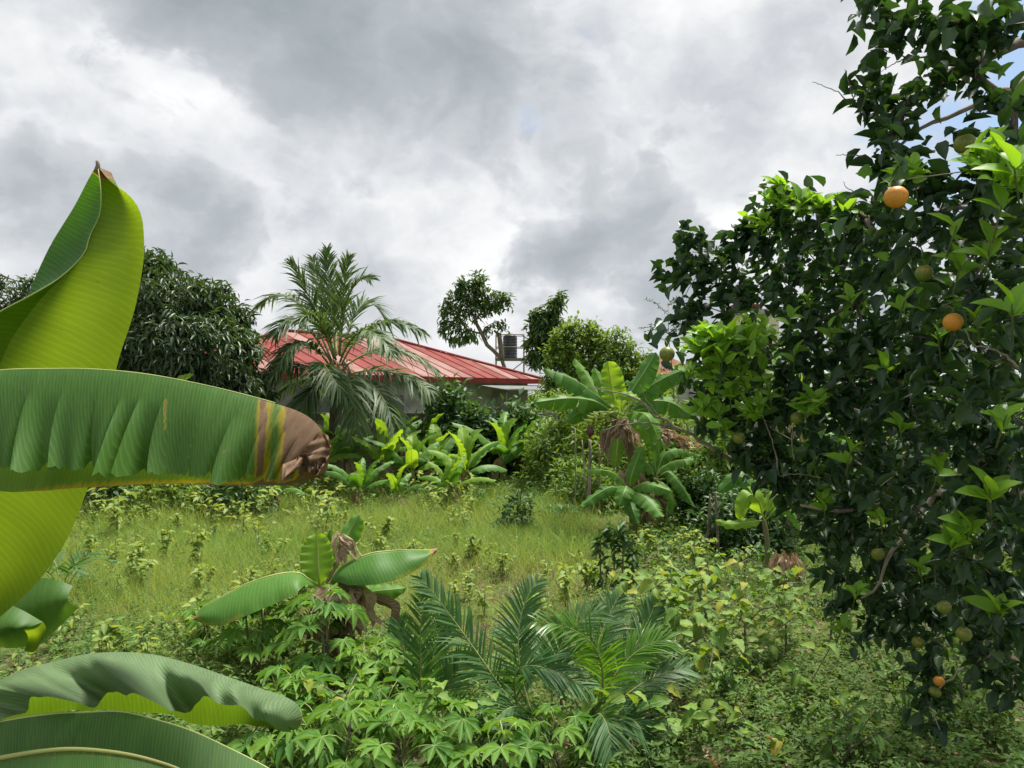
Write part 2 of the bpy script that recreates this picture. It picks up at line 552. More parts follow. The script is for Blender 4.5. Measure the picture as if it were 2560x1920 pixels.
M['grass'] = leaf_mat('grass_blade', (.14, .27, .04), (.40, .44, .12), .48, (1.25, 1.1, .45), .6, .2, nscale=.45, nmix=1.0)

# ------------------------------------------------------------------ ground
def make_ground():
    ys = np.concatenate([np.linspace(-6, 3, 16), np.linspace(3.3, 26, 110), np.geomspace(27, 900, 26)])
    xs = np.concatenate([-np.geomspace(700, 15, 18), np.linspace(-14, 14, 120), np.geomspace(15, 700, 18)])
    X, Y = np.meshgrid(xs, ys)
    Z = gz(X, Y) * np.clip((40 - np.abs(Y)) / 15, 0, 1)
    b = MB()
    Pg = np.stack([X, Y, Z], -1)
    b.grid(Pg, np.zeros_like(Pg))
    m = bpy.data.materials.new('soil')
    m.use_nodes = True
    nt = m.node_tree; nt.nodes.clear(); N = NT(nt)
    pos = N.n('ShaderNodeTexCoord').outputs['Object']
    n1 = N.noise(pos, 26.0, 8, .7)
    n2 = N.noise(pos, .55, 4, .6)
    soil = N.mix(N.smooth(n1, .38, .66), (.045, .034, .022), (.14, .112, .07))
    green = N.mix(N.smooth(n1, .35, .65), (.05, .085, .02), (.14, .18, .05))
    far = N.smooth(N.sep(pos)[1], 14, 30)
    col = N.mix(N.math('MAXIMUM', N.smooth(n2, .40, .58), far), soil, green)
    pr = N.n('ShaderNodeBsdfPrincipled')
    N.put(pr.inputs['Base Color'], col)
    pr.inputs['Roughness'].default_value = .95
    pr.inputs['Specular IOR Level'].default_value = .1
    bp = N.n('ShaderNodeBump'); bp.inputs['Strength'].default_value = .8; bp.inputs['Distance'].default_value = .03
    N.put(bp.inputs['Height'], n1); nt.links.new(bp.outputs[0], pr.inputs['Normal'])
    o = N.n('ShaderNodeOutputMaterial'); nt.links.new(pr.outputs[0], o.inputs[0])
    b.build('ground', m, kind='structure')


make_ground()


def box(b, lo, hi, mat=0, axes=None, org=(0, 0, 0)):
    """box between lo and hi along axes (three unit vectors) from org"""
    lo = np.array(lo, float); hi = np.array(hi, float)
    c = np.array([[i, j, k] for i in (0, 1) for j in (0, 1) for k in (0, 1)], float)
    V = lo + c * (hi - lo)
    if axes is not None:
        V = V @ np.array(axes, float)
    V = V + np.array(org, float)
    q = [(0, 1, 3, 2), (4, 6, 7, 5), (0, 4, 5, 1), (2, 3, 7, 6), (0, 2, 6, 4), (1, 5, 7, 3)]
    b.raw(V, (0, 0, .5), quads=q, mat=mat)


def slab(b, poly, nrm, th, mat=0):
    """a polygon with thickness th along nrm"""
    p = np.array(poly, float); n = len(p)
    V = np.vstack([p, p + np.array(nrm) * th])
    quads = [(i, (i + 1) % n, n + (i + 1) % n, n + i) for i in range(n)]
    tris = []
    for i in range(1, n - 1):
        tris += [(0, i + 1, i), (n, n + i, n + i + 1)]
    b.raw(V, (0, 0, .5), quads=quads, tris=tris, mat=mat)


# ------------------------------------------------------------------ the red-roofed house
M['roof_red'] = solid_mat('red_roof_sheet', (.205, .036, .028), (.15, .026, .021), 1.4, .65, spec=.15, objrand=.8, third=(.20, .07, .048), third_scale=.9)
M['roof_sheen'] = solid_mat('sheen_roof_sheet', (.27, .15, .13), (.20, .085, .07), 1.0, .6, spec=.2, objrand=.5)  # pale pink stands for sheen on the glaring sheets, put into the colour
M['roof_trim'] = solid_mat('red_roof_trim', (.22, .03, .023), (.16, .024, .019), 2, .7, spec=.2)
M['tile'] = solid_mat('brown_tile', (.16, .075, .05), (.22, .10, .07), 4, .9, spec=.1)
M['plaster'] = solid_mat('pale_plaster', (.24, .24, .24), (.33, .33, .32), 2.5, .9, third=(.16, .155, .145), third_scale=.9)
M['cream'] = solid_mat('cream_plaster', (.58, .53, .40), (.66, .61, .48), 1.5, .9)
M['concrete'] = solid_mat('concrete_block', (.135, .125, .11), (.235, .215, .185), 5, .95, bump=.5, bdist=.02, objrand=.9, third=(.075, .07, .06), third_scale=1.3)
M['mortar'] = solid_mat('mortar', (.10, .095, .085), (.17, .155, .135), 6, .95)
M['darkwood'] = solid_mat('dark_wood', (.055, .042, .035), (.13, .10, .085), 3, .8, (8, 8, 1))
M['greymetal'] = solid_mat('grey_sheet', (.13, .13, .13), (.21, .205, .20), 3, .8, spec=.2)
M['tank'] = solid_mat('black_plastic', (.030, .034, .042), (.055, .06, .07), 3, .45, spec=.5)
M['steel'] = solid_mat('rusty_steel', (.12, .09, .075), (.22, .18, .155), 9, .7)
M['glass'] = solid_mat('dark_glass', (.04, .05, .055), (.08, .09, .10), 1, .15, spec=.6)


def make_house():
    c0 = np.array((-7.6, 22.0)); c1 = np.array((1.3, 33.0)); ez, rz = 2.95, 4.62
    Lh = float(np.linalg.norm(c1 - c0)); e = (c1 - c0) / Lh; nrm = np.array((-e[1], e[0])); Wd = 9.0
    ex = np.array((*e, 0)); ny = np.array((*nrm, 0)); up = np.array((0, 0, 1.0)); o3 = np.array((*c0, 0))
    t = thing('house', (*(c0 + e * Lh / 2 + nrm * Wd / 2), 0), 'low house with a red metal hipped roof behind the block wall', 'house')
    pt = lambda s, w, z: o3 + ex * s + ny * w + up * z
    # walls set in from the eaves
    b = MB(); box(b, (.45, .45, -.1), (Lh - .45, Wd - .45, ez - .06), axes=(ex, ny, up), org=o3)
    b.build('wall', M['plaster'], t, smooth=False)
    hw = Wd / 2; rise = rz - ez
    # sheets of the long slope facing us, each its own piece
    sn = unit(np.cross(ex, ny * hw + up * rise))
    k = 0; s = 0.0
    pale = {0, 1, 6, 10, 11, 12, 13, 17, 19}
    while s < Lh - .05:
        s2 = min(s + .70, Lh)
        g = .007
        a0, a1 = s + g, s2 - g
        top = lambda q: min(hw, q, Lh - q)
        pts = [pt(a0, 0, ez)]
        pts.append(pt(a1, 0, ez))
        qs = [q for q in (a1, Lh - hw, hw, a0)]
        upper = [a1] + [q for q in (Lh - hw, hw) if a0 < q < a1] + [a0]
        for q in upper:
            tq = top(q)
            if tq > .01:
                pts.append(pt(q, tq, ez + rise * tq / hw))
        if len(pts) >= 3:
            b = MB(); slab(b, pts, sn, .02)
            q = a0 + .02; tq = max(.05, top(a0))
            b.tube([pt(a0, 0, ez) + sn * .03, pt(a0, tq, ez + rise * tq / hw) + sn * .03], .022, 4)
            b.build('roof_sheet', M['roof_sheen'] if k in pale else M['roof_red'], t, smooth=False)
        s = s2; k += 1
    # the other three slopes
    for nm, poly in (('roof_slope', [pt(Lh, 0, ez), pt(Lh, Wd, ez), pt(Lh - hw, hw, rz)]), ('roof_slope', [pt(0, Wd, ez), pt(0, 0, ez), pt(hw, hw, rz)]),
                     ('roof_slope', [pt(Lh, Wd, ez), pt(0, Wd, ez), pt(hw, hw, rz), pt(Lh - hw, hw, rz)])):
        n_ = unit(np.cross(np.array(poly[1]) - poly[0], np.array(poly[2]) - poly[0]))
        b = MB(); slab(b, poly, n_, .02); b.build(nm, M['roof_red'], t, smooth=False)
    b = MB()
    for A, B in ((pt(Lh, 0, ez), pt(Lh - hw, hw, rz)), (pt(0, 0, ez), pt(hw, hw, rz)), (pt(hw, hw, rz), pt(Lh - hw, hw, rz)), (pt(Lh, Wd, ez), pt(Lh - hw, hw, rz)), (pt(0, Wd, ez), pt(hw, hw, rz))):
        b = MB(); b.tube([A + up * .03, B + up * .03], .09, 6); b.build('ridge_cap', M['roof_trim'], t)
    b = MB(); box(b, (-.02, -.03, ez - .16), (Lh + .02, -.003, ez + .03), axes=(ex, ny, up), org=o3); b.build('fascia', M['roof_trim'], t, smooth=False); b = MB()
    box(b, (Lh + .022, -.03, ez - .16), (Lh + .045, Wd, ez + .03), axes=(ex, ny, up), org=o3)
    b.build('fascia', M['roof_trim'], t, smooth=False)
    b = MB(); box(b, (0, .0, ez - .09), (Lh, .45, ez - .065), axes=(ex, ny, up), org=o3); b.build('soffit', M['greymetal'], t, smooth=False)
    # windows with bars on the wall that faces us
    for s0 in (2.2, 5.2, 8.4):
        b = MB(); box(b, (s0, .40, 1.1), (s0 + 1.3, .447, 2.3), axes=(ex, ny, up), org=o3); w = b.build('window', M['darkwood'], t, smooth=False)
        for j in range(2):
            b = MB(); box(b, (s0 + .06 + j * .61, .385, 1.16), (s0 + .63 + j * .61, .398, 2.24), axes=(ex, ny, up), org=o3); b.build('pane', M['glass'], w, smooth=False)
    # lean-to of grey sheet at the far end with a plank door
    b = MB(); slab(b, [pt(Lh - 4.0, .2, 2.72), pt(Lh + .3, .2, 2.72), pt(Lh + .3, -1.3, 2.52), pt(Lh - 4.0, -1.3, 2.52)], (0, 0, -1), .03)
    b.build('lean_to_roof', M['greymetal'], t, smooth=False)
    b = MB()
    for s0 in (Lh - 3.9, Lh - 1.5, Lh + .15):
        b = MB(); b.tube([pt(s0, -1.2, 0), pt(s0, -1.2, 2.5)], .05, 6); b.build('lean_to_post', M['darkwood'], t)
    for j in range(4):
        b = MB(); box(b, (Lh - 1.42 + j * .24, -1.2, .1), (Lh - 1.2 + j * .24, -1.17, 2.4), axes=(ex, ny, up), org=o3); b.build('plank', M['darkwood'], t, smooth=False)


make_house()


# ------------------------------------------------------------------ concrete block wall
def make_wall():
    Y0 = 21.0; x0, x1 = -8.4, 2.3; hc, lc = .205, .46; rows = 9
    t = thing('block_wall', ((x0 + x1) / 2, Y0, 0), 'weathered grey concrete block wall in front of the red-roofed house', 'wall')
    b = MB(); box(b, (x0, Y0 + .012, -.1), (x1, Y0 + .14, rows * hc - .012)); b.build('mortar', M['mortar'], t, smooth=False)
    b = MB()
    g = .008
    # bevelled block, shared by all
    V = []
    for z_ in (0, 1):
        pass
    box(b, (-lc / 2 + g, -.012, g), (lc / 2 - g, .15, hc - g))
    me = b.mesh('concrete_block', M['concrete'], smooth=False)
    for r in range(rows):
        x = x0 + (lc / 2 if r % 2 else 0.0) + lc / 2
        while x < x1 - lc / 2 + .01:
            if not (r == rows - 1 and rng.random() < .06):
                put('concrete_block', me, Matrix.Translation((x, Y0 + rng.uniform(-.006, .006), r * hc)) @ Matrix.Rotation(rng.uniform(-.008, .008), 4, 'Z'), t)
            x += lc


make_wall()


# ------------------------------------------------------------------ water tanks and far buildings
def tank_mesh(b, cx, cy, z0, r, h, mat=0):
    prof = [(0, 0), (r * .98, 0), (r, .04)]
    n = 7
    for i in range(n):
        za = .06 + (h * .80) * i / n; zb = .06 + (h * .80) * (i + .72) / n
        prof += [(r, za), (r, zb), (r * .955, zb + .02), (r * .955, .06 + (h * .80) * (i + 1) / n - .02)]
    prof += [(r, h * .82), (r * .8, h * .91), (r * .35, h * .96), (r * .33, h), (0, h)]
    a = np.linspace(0, 2 * math.pi, 25)
    pr = np.array(prof)
    Pg = np.stack([cx + pr[:, :1] * np.cos(a), cy + pr[:, :1] * np.sin(a), z0 + np.repeat(pr[:, 1:], 25, 1)], -1)
    b.grid(Pg, np.zeros_like(Pg), mat)


def make_tanks():
    # tank in a steel cage, beyond the house
    Y = 50.0; c = P(510, 358.5, Y); w = P(528, 358, Y)[0] - c[0]
    t = thing('water_tank', (c[0], Y, 0), 'black ribbed water tank in a steel cage beside the slender leaning tree', 'water tank')
    b = MB(); tank_mesh(b, c[0], Y, c[2] + .02, .46, 1.62); b.build('tank_body', M['tank'], t)
    b = MB(); box(b, (c[0] - .95, Y - .7, c[2] - .14), (c[0] + .95, Y + .7, c[2])); b.build('platform', M['steel'], t, smooth=False)
    for sx in (-.9, .9):
        for sy in (-.65, .65):
            b = MB(); b.tube([(c[0] + sx, Y + sy, -.1), (c[0] + sx, Y + sy, c[2] + 1.5)], .045, 5); b.build('post', M['steel'], t)
    b = MB()
    for zz in (c[2] + .7, c[2] + 1.5):
        for sy in (-.65, .65):
            b.tube([(c[0] - .9, Y + sy, zz), (c[0] + .9, Y + sy, zz)], .03, 4)
    b.tube([(c[0] - .9, Y - .65, c[2] - 1.6), (c[0] + .9, Y - .65, c[2] - .2)], .03, 4)
    b.build('rail', M['steel'], t)
    # tank on the flat-roofed cream building, seen through the orange tree
    Y = 38.0; c = P(745, 304.5, Y)
    t2 = thing('tank_tower', (c[0] + .4, Y + .5, 0), 'narrow cream plastered tower under the dark water tank, seen through the orange tree', 'tower')
    b = MB(); box(b, (c[0] - .75, Y - .5, -.1), (c[0] + 1.5, Y + 1.6, c[2] - .55)); b.build('wall', M['cream'], t2, smooth=False)
    b = MB(); box(b, (c[0] - .9, Y - .7, c[2] - .54), (c[0] + 1.7, Y + 1.8, c[2] - .28)); b.build('roof_slab', M['plaster'], t2, smooth=False)
    for k in range(1):
        b = MB(); box(b, (c[0] - .5 + k * 2.4, Y - .56, 2.6), (c[0] + .7 + k * 2.4, Y - .505, 4.0)); wn = b.build('window', M['darkwood'], t2, smooth=False)
        b = MB(); box(b, (c[0] - .42 + k * 2.4, Y - .58, 2.68), (c[0] + .62 + k * 2.4, Y - .563, 3.92)); b.build('pane', M['glass'], wn, smooth=False)
    t3 = thing('water_tank', (c[0], Y + .2, c[2] - .27), 'dark water tank on a red base behind the left lobe of the orange tree', 'water tank')
    b = MB(); box(b, (c[0] - .62, Y - .4, c[2] - .275), (c[0] + .62, Y + .8, c[2] - .02)); b.build('base', M['roof_trim'], t3, smooth=False)
    b = MB(); tank_mesh(b, c[0], Y + .2, c[2] - .015, .47, 1.1); b.build('tank_body', M['tank'], t3)
    # sliver of a tiled roof behind the fruiting banana
    Y = 44.0; a = P(645, 360, Y); d = P(690, 374, Y)
    t4 = thing('far_house', (a[0] + 1, Y, 0), 'far house with a brown-red tiled roof behind the fruiting banana', 'house')
    b = MB(); box(b, (a[0] - .5, Y + .3, -.1), (d[0] + .6, Y + 5, d[2] - .1)); b.build('wall', M['plaster'], t4, smooth=False)
    b = MB(); slab(b, [(a[0] - 1, Y, d[2] - .1), (d[0] + 1, Y, d[2] - .1), (d[0] - .6, Y + 2.7, a[2] + .2), (a[0] + .2, Y + 2.7, a[2] + .2)], (0, 0, 1), .1); b.build('roof_slope', M['tile'], t4, smooth=False); b = MB()
    slab(b, [(a[0] - 1, Y + 5.4, d[2] - .1), (a[0] + .2, Y + 2.72, a[2] + .2), (d[0] - .6, Y + 2.72, a[2] + .2), (d[0] + 1, Y + 5.4, d[2] - .1)], (0, 0, 1), .1)
    b.build('roof_slope', M['tile'], t4, smooth=False)


make_tanks()


# ------------------------------------------------------------------ trees
def skeleton(trunk, targets, jit=.12, step=.4, pull=.25):
    """joins every target to the nearest branch; returns nodes, parents"""
    nodes = [np.array(q, float) for q in trunk]
    par = [-1] + list(range(len(trunk) - 1))
    root = nodes[0]
    arr = np.zeros((len(trunk) + len(targets) * 8 + 10, 3)); arr[:len(nodes)] = nodes
    dep = np.zeros(len(arr))
    for i in range(1, len(nodes)):
        dep[i] = dep[i - 1] + np.linalg.norm(nodes[i] - nodes[i - 1])
    n = len(nodes)
    first = 1 if len(trunk) < 3 else len(trunk) // 2
    top = nodes[-1]
    order = np.argsort(np.linalg.norm(targets - top, axis=1))
    for k in order:
        g = targets[k]
        d = np.linalg.norm(arr[first:n] - g, axis=1)
        j = first + int(np.argmin(d + pull * dep[first:n] * .35))
        m = max(1, min(6, int(np.linalg.norm(arr[j] - g) / step)))
        pj = j
        a = arr[j].copy(); L = np.linalg.norm(g - a)
        for i in range(1, m + 1):
            q = a + (g - a) * i / m
            if i < m:
                q = q + rng.normal(0, jit * L / m, 3) + np.array((0, 0, .10 * L * math.sin(math.pi * i / m)))
            if n >= len(arr):
                arr = np.vstack([arr, np.zeros_like(arr)]); dep = np.concatenate([dep, np.zeros_like(dep)])
            arr[n] = q; dep[n] = dep[pj] + np.linalg.norm(q - arr[pj]); par.append(pj); pj = n; n += 1
    return arr[:n].copy(), np.array(par)


def branch_mesh(b, nodes, par, r_tip, r_base, sides=5, expo=.5, mat=0):
    n = len(nodes)
    cnt = np.zeros(n); has = np.zeros(n, bool)
    has[par[par >= 0]] = True
    cnt[~has] = 1
    for i in range(n - 1, 0, -1):
        cnt[par[i]] += cnt[i]
    r = r_tip * np.maximum(cnt, 1) ** expo
    r = np.minimum(r, r_base)
    # chains
    kids = [[] for _ in range(n)]
    for i in range(1, n):
        kids[par[i]].append(i)
    start = [(-1, 0)]
    while start:
        p, i = start.pop()
        ch = [p] if p >= 0 else []
        while True:
            ch.append(i)
            if not kids[i]:
                break
            ks = sorted(kids[i], key=lambda q: -cnt[q])
            for q in ks[1:]:
                start.append((i, q))
            i = ks[0]
        if len(ch) > 1:
            rr = r[ch].copy()
            if p >= 0:
                rr[0] = min(rr[0], rr[1] * 1.25)
            b.tube(nodes[ch], rr, sides, mat, cap=False)
    return r


def clump_targets(clumps, dens, shell=.5):
    out = []
    for cl in clumps:
        u, v, Y, r = cl[:4]
        sq = cl[4] if len(cl) > 4 else 1.0
        c = P(u, v, Y); Rr = r / F * Y
        n = max(3, int(dens * Rr * Rr))
        d = rnd_dirs(n)
        rad = Rr * rng.uniform(shell, 1.0, n) ** .7
        out.append(c + d * rad[:, None] * np.array((1, 1, sq)))
    return np.vstack(out)


def leaf_spray(b, tips, centre, per, L, W, spread, tm, droop=.5, mat=0, jitter=.35, outward=.6, var=None):
    """per leaves around each twig end, pointing out from the crown's centre and drooping"""
    n = len(tips)
    C = np.repeat(tips, per, 0) + rng.normal(0, spread, (n * per, 3))
    out = unit(C - centre)
    D = unit(out * outward + rnd_dirs(n * per) * .8 + np.array((0, 0, -droop)))
    N = unit(rnd_dirs(n * per) * .55 + np.array((0, 0, 1.0)) + out * .35)
    Ls = L * rng.uniform(1 - jitter, 1 + jitter, n * per)
    va = np.repeat(rng.uniform(.1, .9, n), per) * .5 + rng.uniform(0, 1, n * per) * .5
    b.leaves(tm, C, D, N, Ls, Ls * W, va, mat)


def make_tree(name, label, cat, base, trunk, clumps, dens, leafm, per, L, W, spread, tm=T_LANCE, droop=.5, bark='bark', r_tip=.006, r_base=.2, step=.5, outward=.6, shell=.5, group=None):
    t = thing(name, base, label, cat, group)
    tg = clump_targets(clumps, dens, shell)
    nodes, par = skeleton(trunk, tg, step=step)
    b = MB(); branch_mesh(b, nodes, par, r_tip, r_base); b.build('trunk', M[bark], t)
    cen = tg.mean(0); cen[2] -= .3 * (tg[:, 2].max() - tg[:, 2].min())
    b = MB(); leaf_spray(b, tg, cen, per, L, W, spread, tm, droop, outward=outward)
    b.build('crown', M[leafm], t)
    return t


def trunk_line(base, pts, n=8):
    return spline([base] + list(pts), n)


def make_trees():
    # big dark mango behind the near banana leaves
    g = np.array((P(195, 394, 18)[0], 18.0, -.05))
    cl = [(150, 285, 17.5, 32), (178, 300, 17, 34), (208, 312, 17.5, 32), (230, 330, 17.5, 24), (236, 354, 17.5, 22), (215, 350, 16.8, 36), (180, 345, 16.5, 40), (146, 335, 17, 40),
          (125, 300, 18.5, 34), (115, 350, 18, 36), (240, 384, 17.8, 26), (222, 390, 17, 34), (180, 395, 16.8, 38), (140, 395, 17.5, 34), (262, 396, 18.2, 13), (160, 268, 18, 14), (146, 266, 18, 13), (222, 307, 18, 12), (238, 312, 18.5, 9), (200, 296, 18, 16), (95, 320, 19, 30), (248, 338, 18.2, 7)]
    make_tree('mango_tree', 'broad dark mango tree behind the near banana leaves', 'tree', g, trunk_line(g, [P(195, 430, 18), P(190, 395, 18), P(185, 360, 18)]), cl, 190, 'mango', 10, .21, .25, .07, T_LANCE, .75, r_base=.28, step=.6)
    g = np.array((P(20, 394, 21)[0], 21.0, -.05))
    cl = [(8, 305, 21, 24), (30, 300, 21, 18), (-18, 330, 21, 40), (15, 350, 21, 36), (44, 335, 21, 30), (34, 286, 21, 10), (0, 286, 21, 9), (60, 350, 21, 26), (20, 385, 21, 36)]
    make_tree('mango_tree', 'mango tree showing at the left edge behind the tall banana leaf', 'tree', g, trunk_line(g, [P(18, 440, 21), P(14, 390, 21), P(12, 350, 21)]), cl, 120, 'mango', 9, .21, .24, .08, T_LANCE, .7, r_base=.22, step=.6)
    # slender leaning tree behind the house
    Y = 46.0
    g = np.array((P(509, 394, Y)[0], Y, -.05))
    tk = [g, P(507.5, 385, Y), P(506, 372, Y), P(502, 360, Y), P(494, 351, Y), P(487, 345, Y), P(482, 334, Y), P(476, 323, Y)]
    cl = [(477, 279, Y, 7), (478, 287, Y, 9), (458, 286, Y, 6.5), (467, 291, Y, 10), (481, 297, Y, 10), (495, 300, Y, 9), (502, 303, Y, 8), (489, 306, Y, 8), (455, 301, Y, 9), (468, 305, Y, 11), (449, 312, Y, 8), (478, 312, Y, 9),
          (460, 316, Y, 9), (447, 329, Y, 7), (455, 336, Y, 7), (465, 335, Y, 7), (461, 327, Y, 7), (471, 333, Y, 5), (488, 327, Y, 5), (497, 325, Y, 4.5), (503, 327, Y, 4), (444, 321, Y, 5), (507, 298, Y, 5)]
    t = make_tree('leaning_tree', 'slender tree with a bare leaning trunk and open crown beyond the house', 'tree', g, tk, cl, 55, 'tree', 10, .30, .42, .14, T_LANCE, .6, r_tip=.014, r_base=.19, step=.7, shell=.3)
    b = MB(); b.tube(spline([P(502, 360, Y), P(500.5, 345, Y), P(499, 333, Y)], 6), [.17, .16, .15, .15, .14, .13], 7)
    b.tube(spline([P(499.5, 337, Y), P(496, 332, Y), P(494, 330.5, Y)], 4), [.1, .09, .08, .07], 6); b.build('cut_limb', M['bark'], t)
    # spindly upright tree
    Y = 30.0
    g = np.array((P(548, 394, Y)[0], Y, -.05))
    cl = [(557, 301, Y, 5), (554, 307, Y, 6.5), (548, 313, Y, 8), (538, 316, Y, 7), (543, 324, Y, 10), (534, 324, Y, 6.5), (552, 322, Y, 8), (540, 335, Y, 11), (549, 338, Y, 10), (533, 341, Y, 7), (543, 350, Y, 12), (536, 358, Y, 8), (552, 352, Y, 9), (559, 296.5, Y, 3.5)]
    make_tree('spindly_tree', 'narrow upright tree with ragged top beside the water tank cage', 'tree', g, trunk_line(g, [P(547, 380, Y), P(545, 350, Y), P(550, 318, Y)]), cl, 130, 'tree', 14, .24, .36, .09, T_LANCE, .55, r_tip=.007, r_base=.12, step=.5, shell=.3)
    # yellow-green fine-leaved tree
    Y = 25.0
    g = np.array((P(595, 394, Y)[0], Y, -.05))
    cl = [(570, 334, Y, 12), (588, 336, Y, 13), (605, 343, Y, 12), (578, 350, Y, 18), (600, 358, Y, 19), (622, 352, Y, 12), (560, 358, Y, 18), (636, 360, Y, 12), (620, 370, Y, 18), (580, 375, Y, 22), (642, 376, Y, 14),
          (605, 384, Y, 22), (560, 388, Y, 20), (632, 392, Y, 18), (614, 336, Y, 7), (574, 325, Y, 7), (560, 343, Y, 9), (590, 326, Y, 6), (630, 344, Y, 6), (660, 388, Y, 16)]
    make_tree('bushy_tree', 'rounded yellow-green bushy tree behind the fruiting banana', 'tree', g, trunk_line(g, [P(595, 430, Y), P(592, 395, Y), P(590, 370, Y)]), cl, 110, 'bush', 20, .17, .48, .12, T_RHOMB, .4, r_tip=.005, r_base=.14, step=.5, shell=.35)
    # wispy sapling against the sky
    Y = 17.0
    g = np.array((P(672, 394, Y)[0], Y, -.05))
    t = thing('wispy_sapling', g, 'thin feathery-leaved sapling against the sky left of the orange tree', 'sapling')
    b = MB(); f = MB()
    main = spline([g, P(674, 440, Y), P(673, 380, Y), P(669, 340, Y), P(668, 306, Y)], 22)
    b.tube(main, np.linspace(.03, .004, 22), 5)
    for k in range(26):
        i = rng.integers(9, 22)
        p0 = main[i]; sg = rng.choice([-1, 1])
        L = rng.uniform(.35, .75)
        end = p0 + np.array((sg * L * rng.uniform(.6, 1), rng.uniform(-.5, .5) * L, L * rng.uniform(.0, .45)))
        br = spline([p0, (p0 + end) / 2 + np.array((0, 0, .08)), end], 12)
        b.tube(br, np.linspace(.006, .002, 12), 3, cap=False)
        C = np.repeat(br[2:], 4, 0); n = len(C)
        D = unit(rnd_dirs(n) * np.array((1, 1, .6)) + (end - p0) * .8)
        f.leaves(T_RHOMB, C, D, rnd_dirs(n, .2, 1), rng.uniform(.05, .10, n), .022, rng.uniform(0, 1, n))
    b.build('trunk', M['twig'], t); f.build('crown', M['darkbush'], t)


make_trees()


# ------------------------------------------------------------------ bushes and hedge plants
def make_bush(name, label, u, Y, wpx, hpx, leafm, L, W, n, tm=T_RHOMB, cat='bush', group=None, zb=None, depth=1.0):
    X = (u - 512) / F * Y
    g = np.array((X, Y, float(gz(X, Y)) - .03))
    w = wpx / F * Y / 2; h = hpx / F * Y
    t = thing(name, g, label, cat, group)
    k = max(14, int(n / 22))
    d = rnd_dirs(k, -.15, 1.0)
    bumps = 1 + .28 * np.sin(d[:, 0] * 5 + u) * np.cos(d[:, 1] * 4 + Y)
    tg = g + d * np.array((w, w * depth, h)) * (rng.uniform(.45, 1, k) ** .6 * bumps)[:, None]
    tg[:, 2] = np.maximum(tg[:, 2], g[2] + .06)
    nodes, par = skeleton([g, g + (0, 0, h * .12), g + (0, 0, h * .25)], tg, step=.35)
    b = MB(); branch_mesh(b, nodes, par, .004, .05, 4); b.build('stem', M['twig'], t)
    b = MB(); leaf_spray(b, tg, g + np.array((0, 0, h * .2)), 30, L * 1.25, W, L * 1.0, tm, .25, outward=.6)
    b.build('foliage', M[leafm], t)
    return t


HEDGE = [
    ('wall_shrub', 'dark leafy shrub leaning over the block wall left of the bare wall patch', 452, 20.2, 78, 96, 'darkbush', .17, .6, 3000),
    ('wall_shrub', 'dark shrub climbing the wall below the lean-to roof', 508, 20.3, 60, 82, 'darkbush', .17, .6, 2200),
    ('leafy_bush', 'fine-leaved green bush at the wall end behind the dry-leaved banana', 562, 18.0, 84, 100, 'bush', .12, .4, 4200),
    ('leafy_bush', 'green bush behind the fruiting banana stem', 606, 17.0, 90, 96, 'bush', .12, .4, 4200),
    ('leafy_bush', 'green bush right of the fruiting banana', 672, 16.0, 90, 100, 'bush', .12, .4, 4200),
    ('leafy_bush', 'green bush behind the drooping banana leaves near the orange tree', 726, 15.0, 90, 100, 'bush', .12, .4, 3800),
    ('leafy_bush', 'tall green bush seen through the left side of the orange tree', 800, 18.0, 110, 130, 'bush', .13, .4, 3200),
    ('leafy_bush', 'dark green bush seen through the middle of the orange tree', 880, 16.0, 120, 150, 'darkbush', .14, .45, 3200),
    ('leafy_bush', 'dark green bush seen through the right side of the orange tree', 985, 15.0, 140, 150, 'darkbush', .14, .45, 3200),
    ('leafy_bush', 'tall light green bush between the fruiting banana and the orange tree', 742, 19.0, 90, 150, 'bush', .13, .42, 3400),
    ('leafy_bush', 'light green bush filling the gap between house end and bushy tree', 560, 22.5, 40, 80, 'bush', .12, .42, 1200),
    ('leafy_bush', 'low dark bush under the left side of the orange tree', 742, 11.5, 80, 56, 'darkbush', .10, .5, 2000),
    ('leafy_bush', 'low green bush at the foot of the orange tree by the right edge', 1010, 9.5, 120, 60, 'bush', .09, .45, 1600),
    ('leafy_bush', 'shady green bush beside the near banana plant behind its hanging leaf', 60, 19.0, 120, 60, 'darkbush', .12, .45, 1800),
    ('leafy_bush', 'small dark green shrub alone in the grassy middle of the field', 517, 13.2, 30, 44, 'darkbush', .10, .5, 480),
    ('leafy_bush', 'low green thicket between the dry-leaved banana and the fruiting banana', 585, 15.2, 70, 46, 'bush', .10, .42, 2600),
    ('leafy_bush', 'dark green thicket right of the banana suckers', 700, 13.0, 60, 60, 'darkbush', .10, .45, 2200),
    ('leafy_bush', 'dark green thicket at the left end of the field behind the hanging leaf', 104, 14.6, 84, 52, 'darkbush', .10, .42, 2200),
    ('leafy_bush', 'dark green thicket behind the pale weeds at the back left', 172, 14.8, 76, 50, 'bush', .10, .45, 2000),
    ('leafy_bush', 'green thicket left of the small dark banana sucker', 234, 14.8, 70, 46, 'darkbush', .10, .42, 1800),
    ('leafy_bush', 'distant green bush showing past the right end of the red roof', 552, 37.0, 56, 66, 'bush', .2, .45, 1600),
    ('leafy_bush', 'low round weed clump right of the fruiting banana foot', 662, 12.4, 40, 20, 'bush', .07, .5, 520),
]


def make_hedge():
    for h in HEDGE:
        make_bush(*h)


make_hedge()


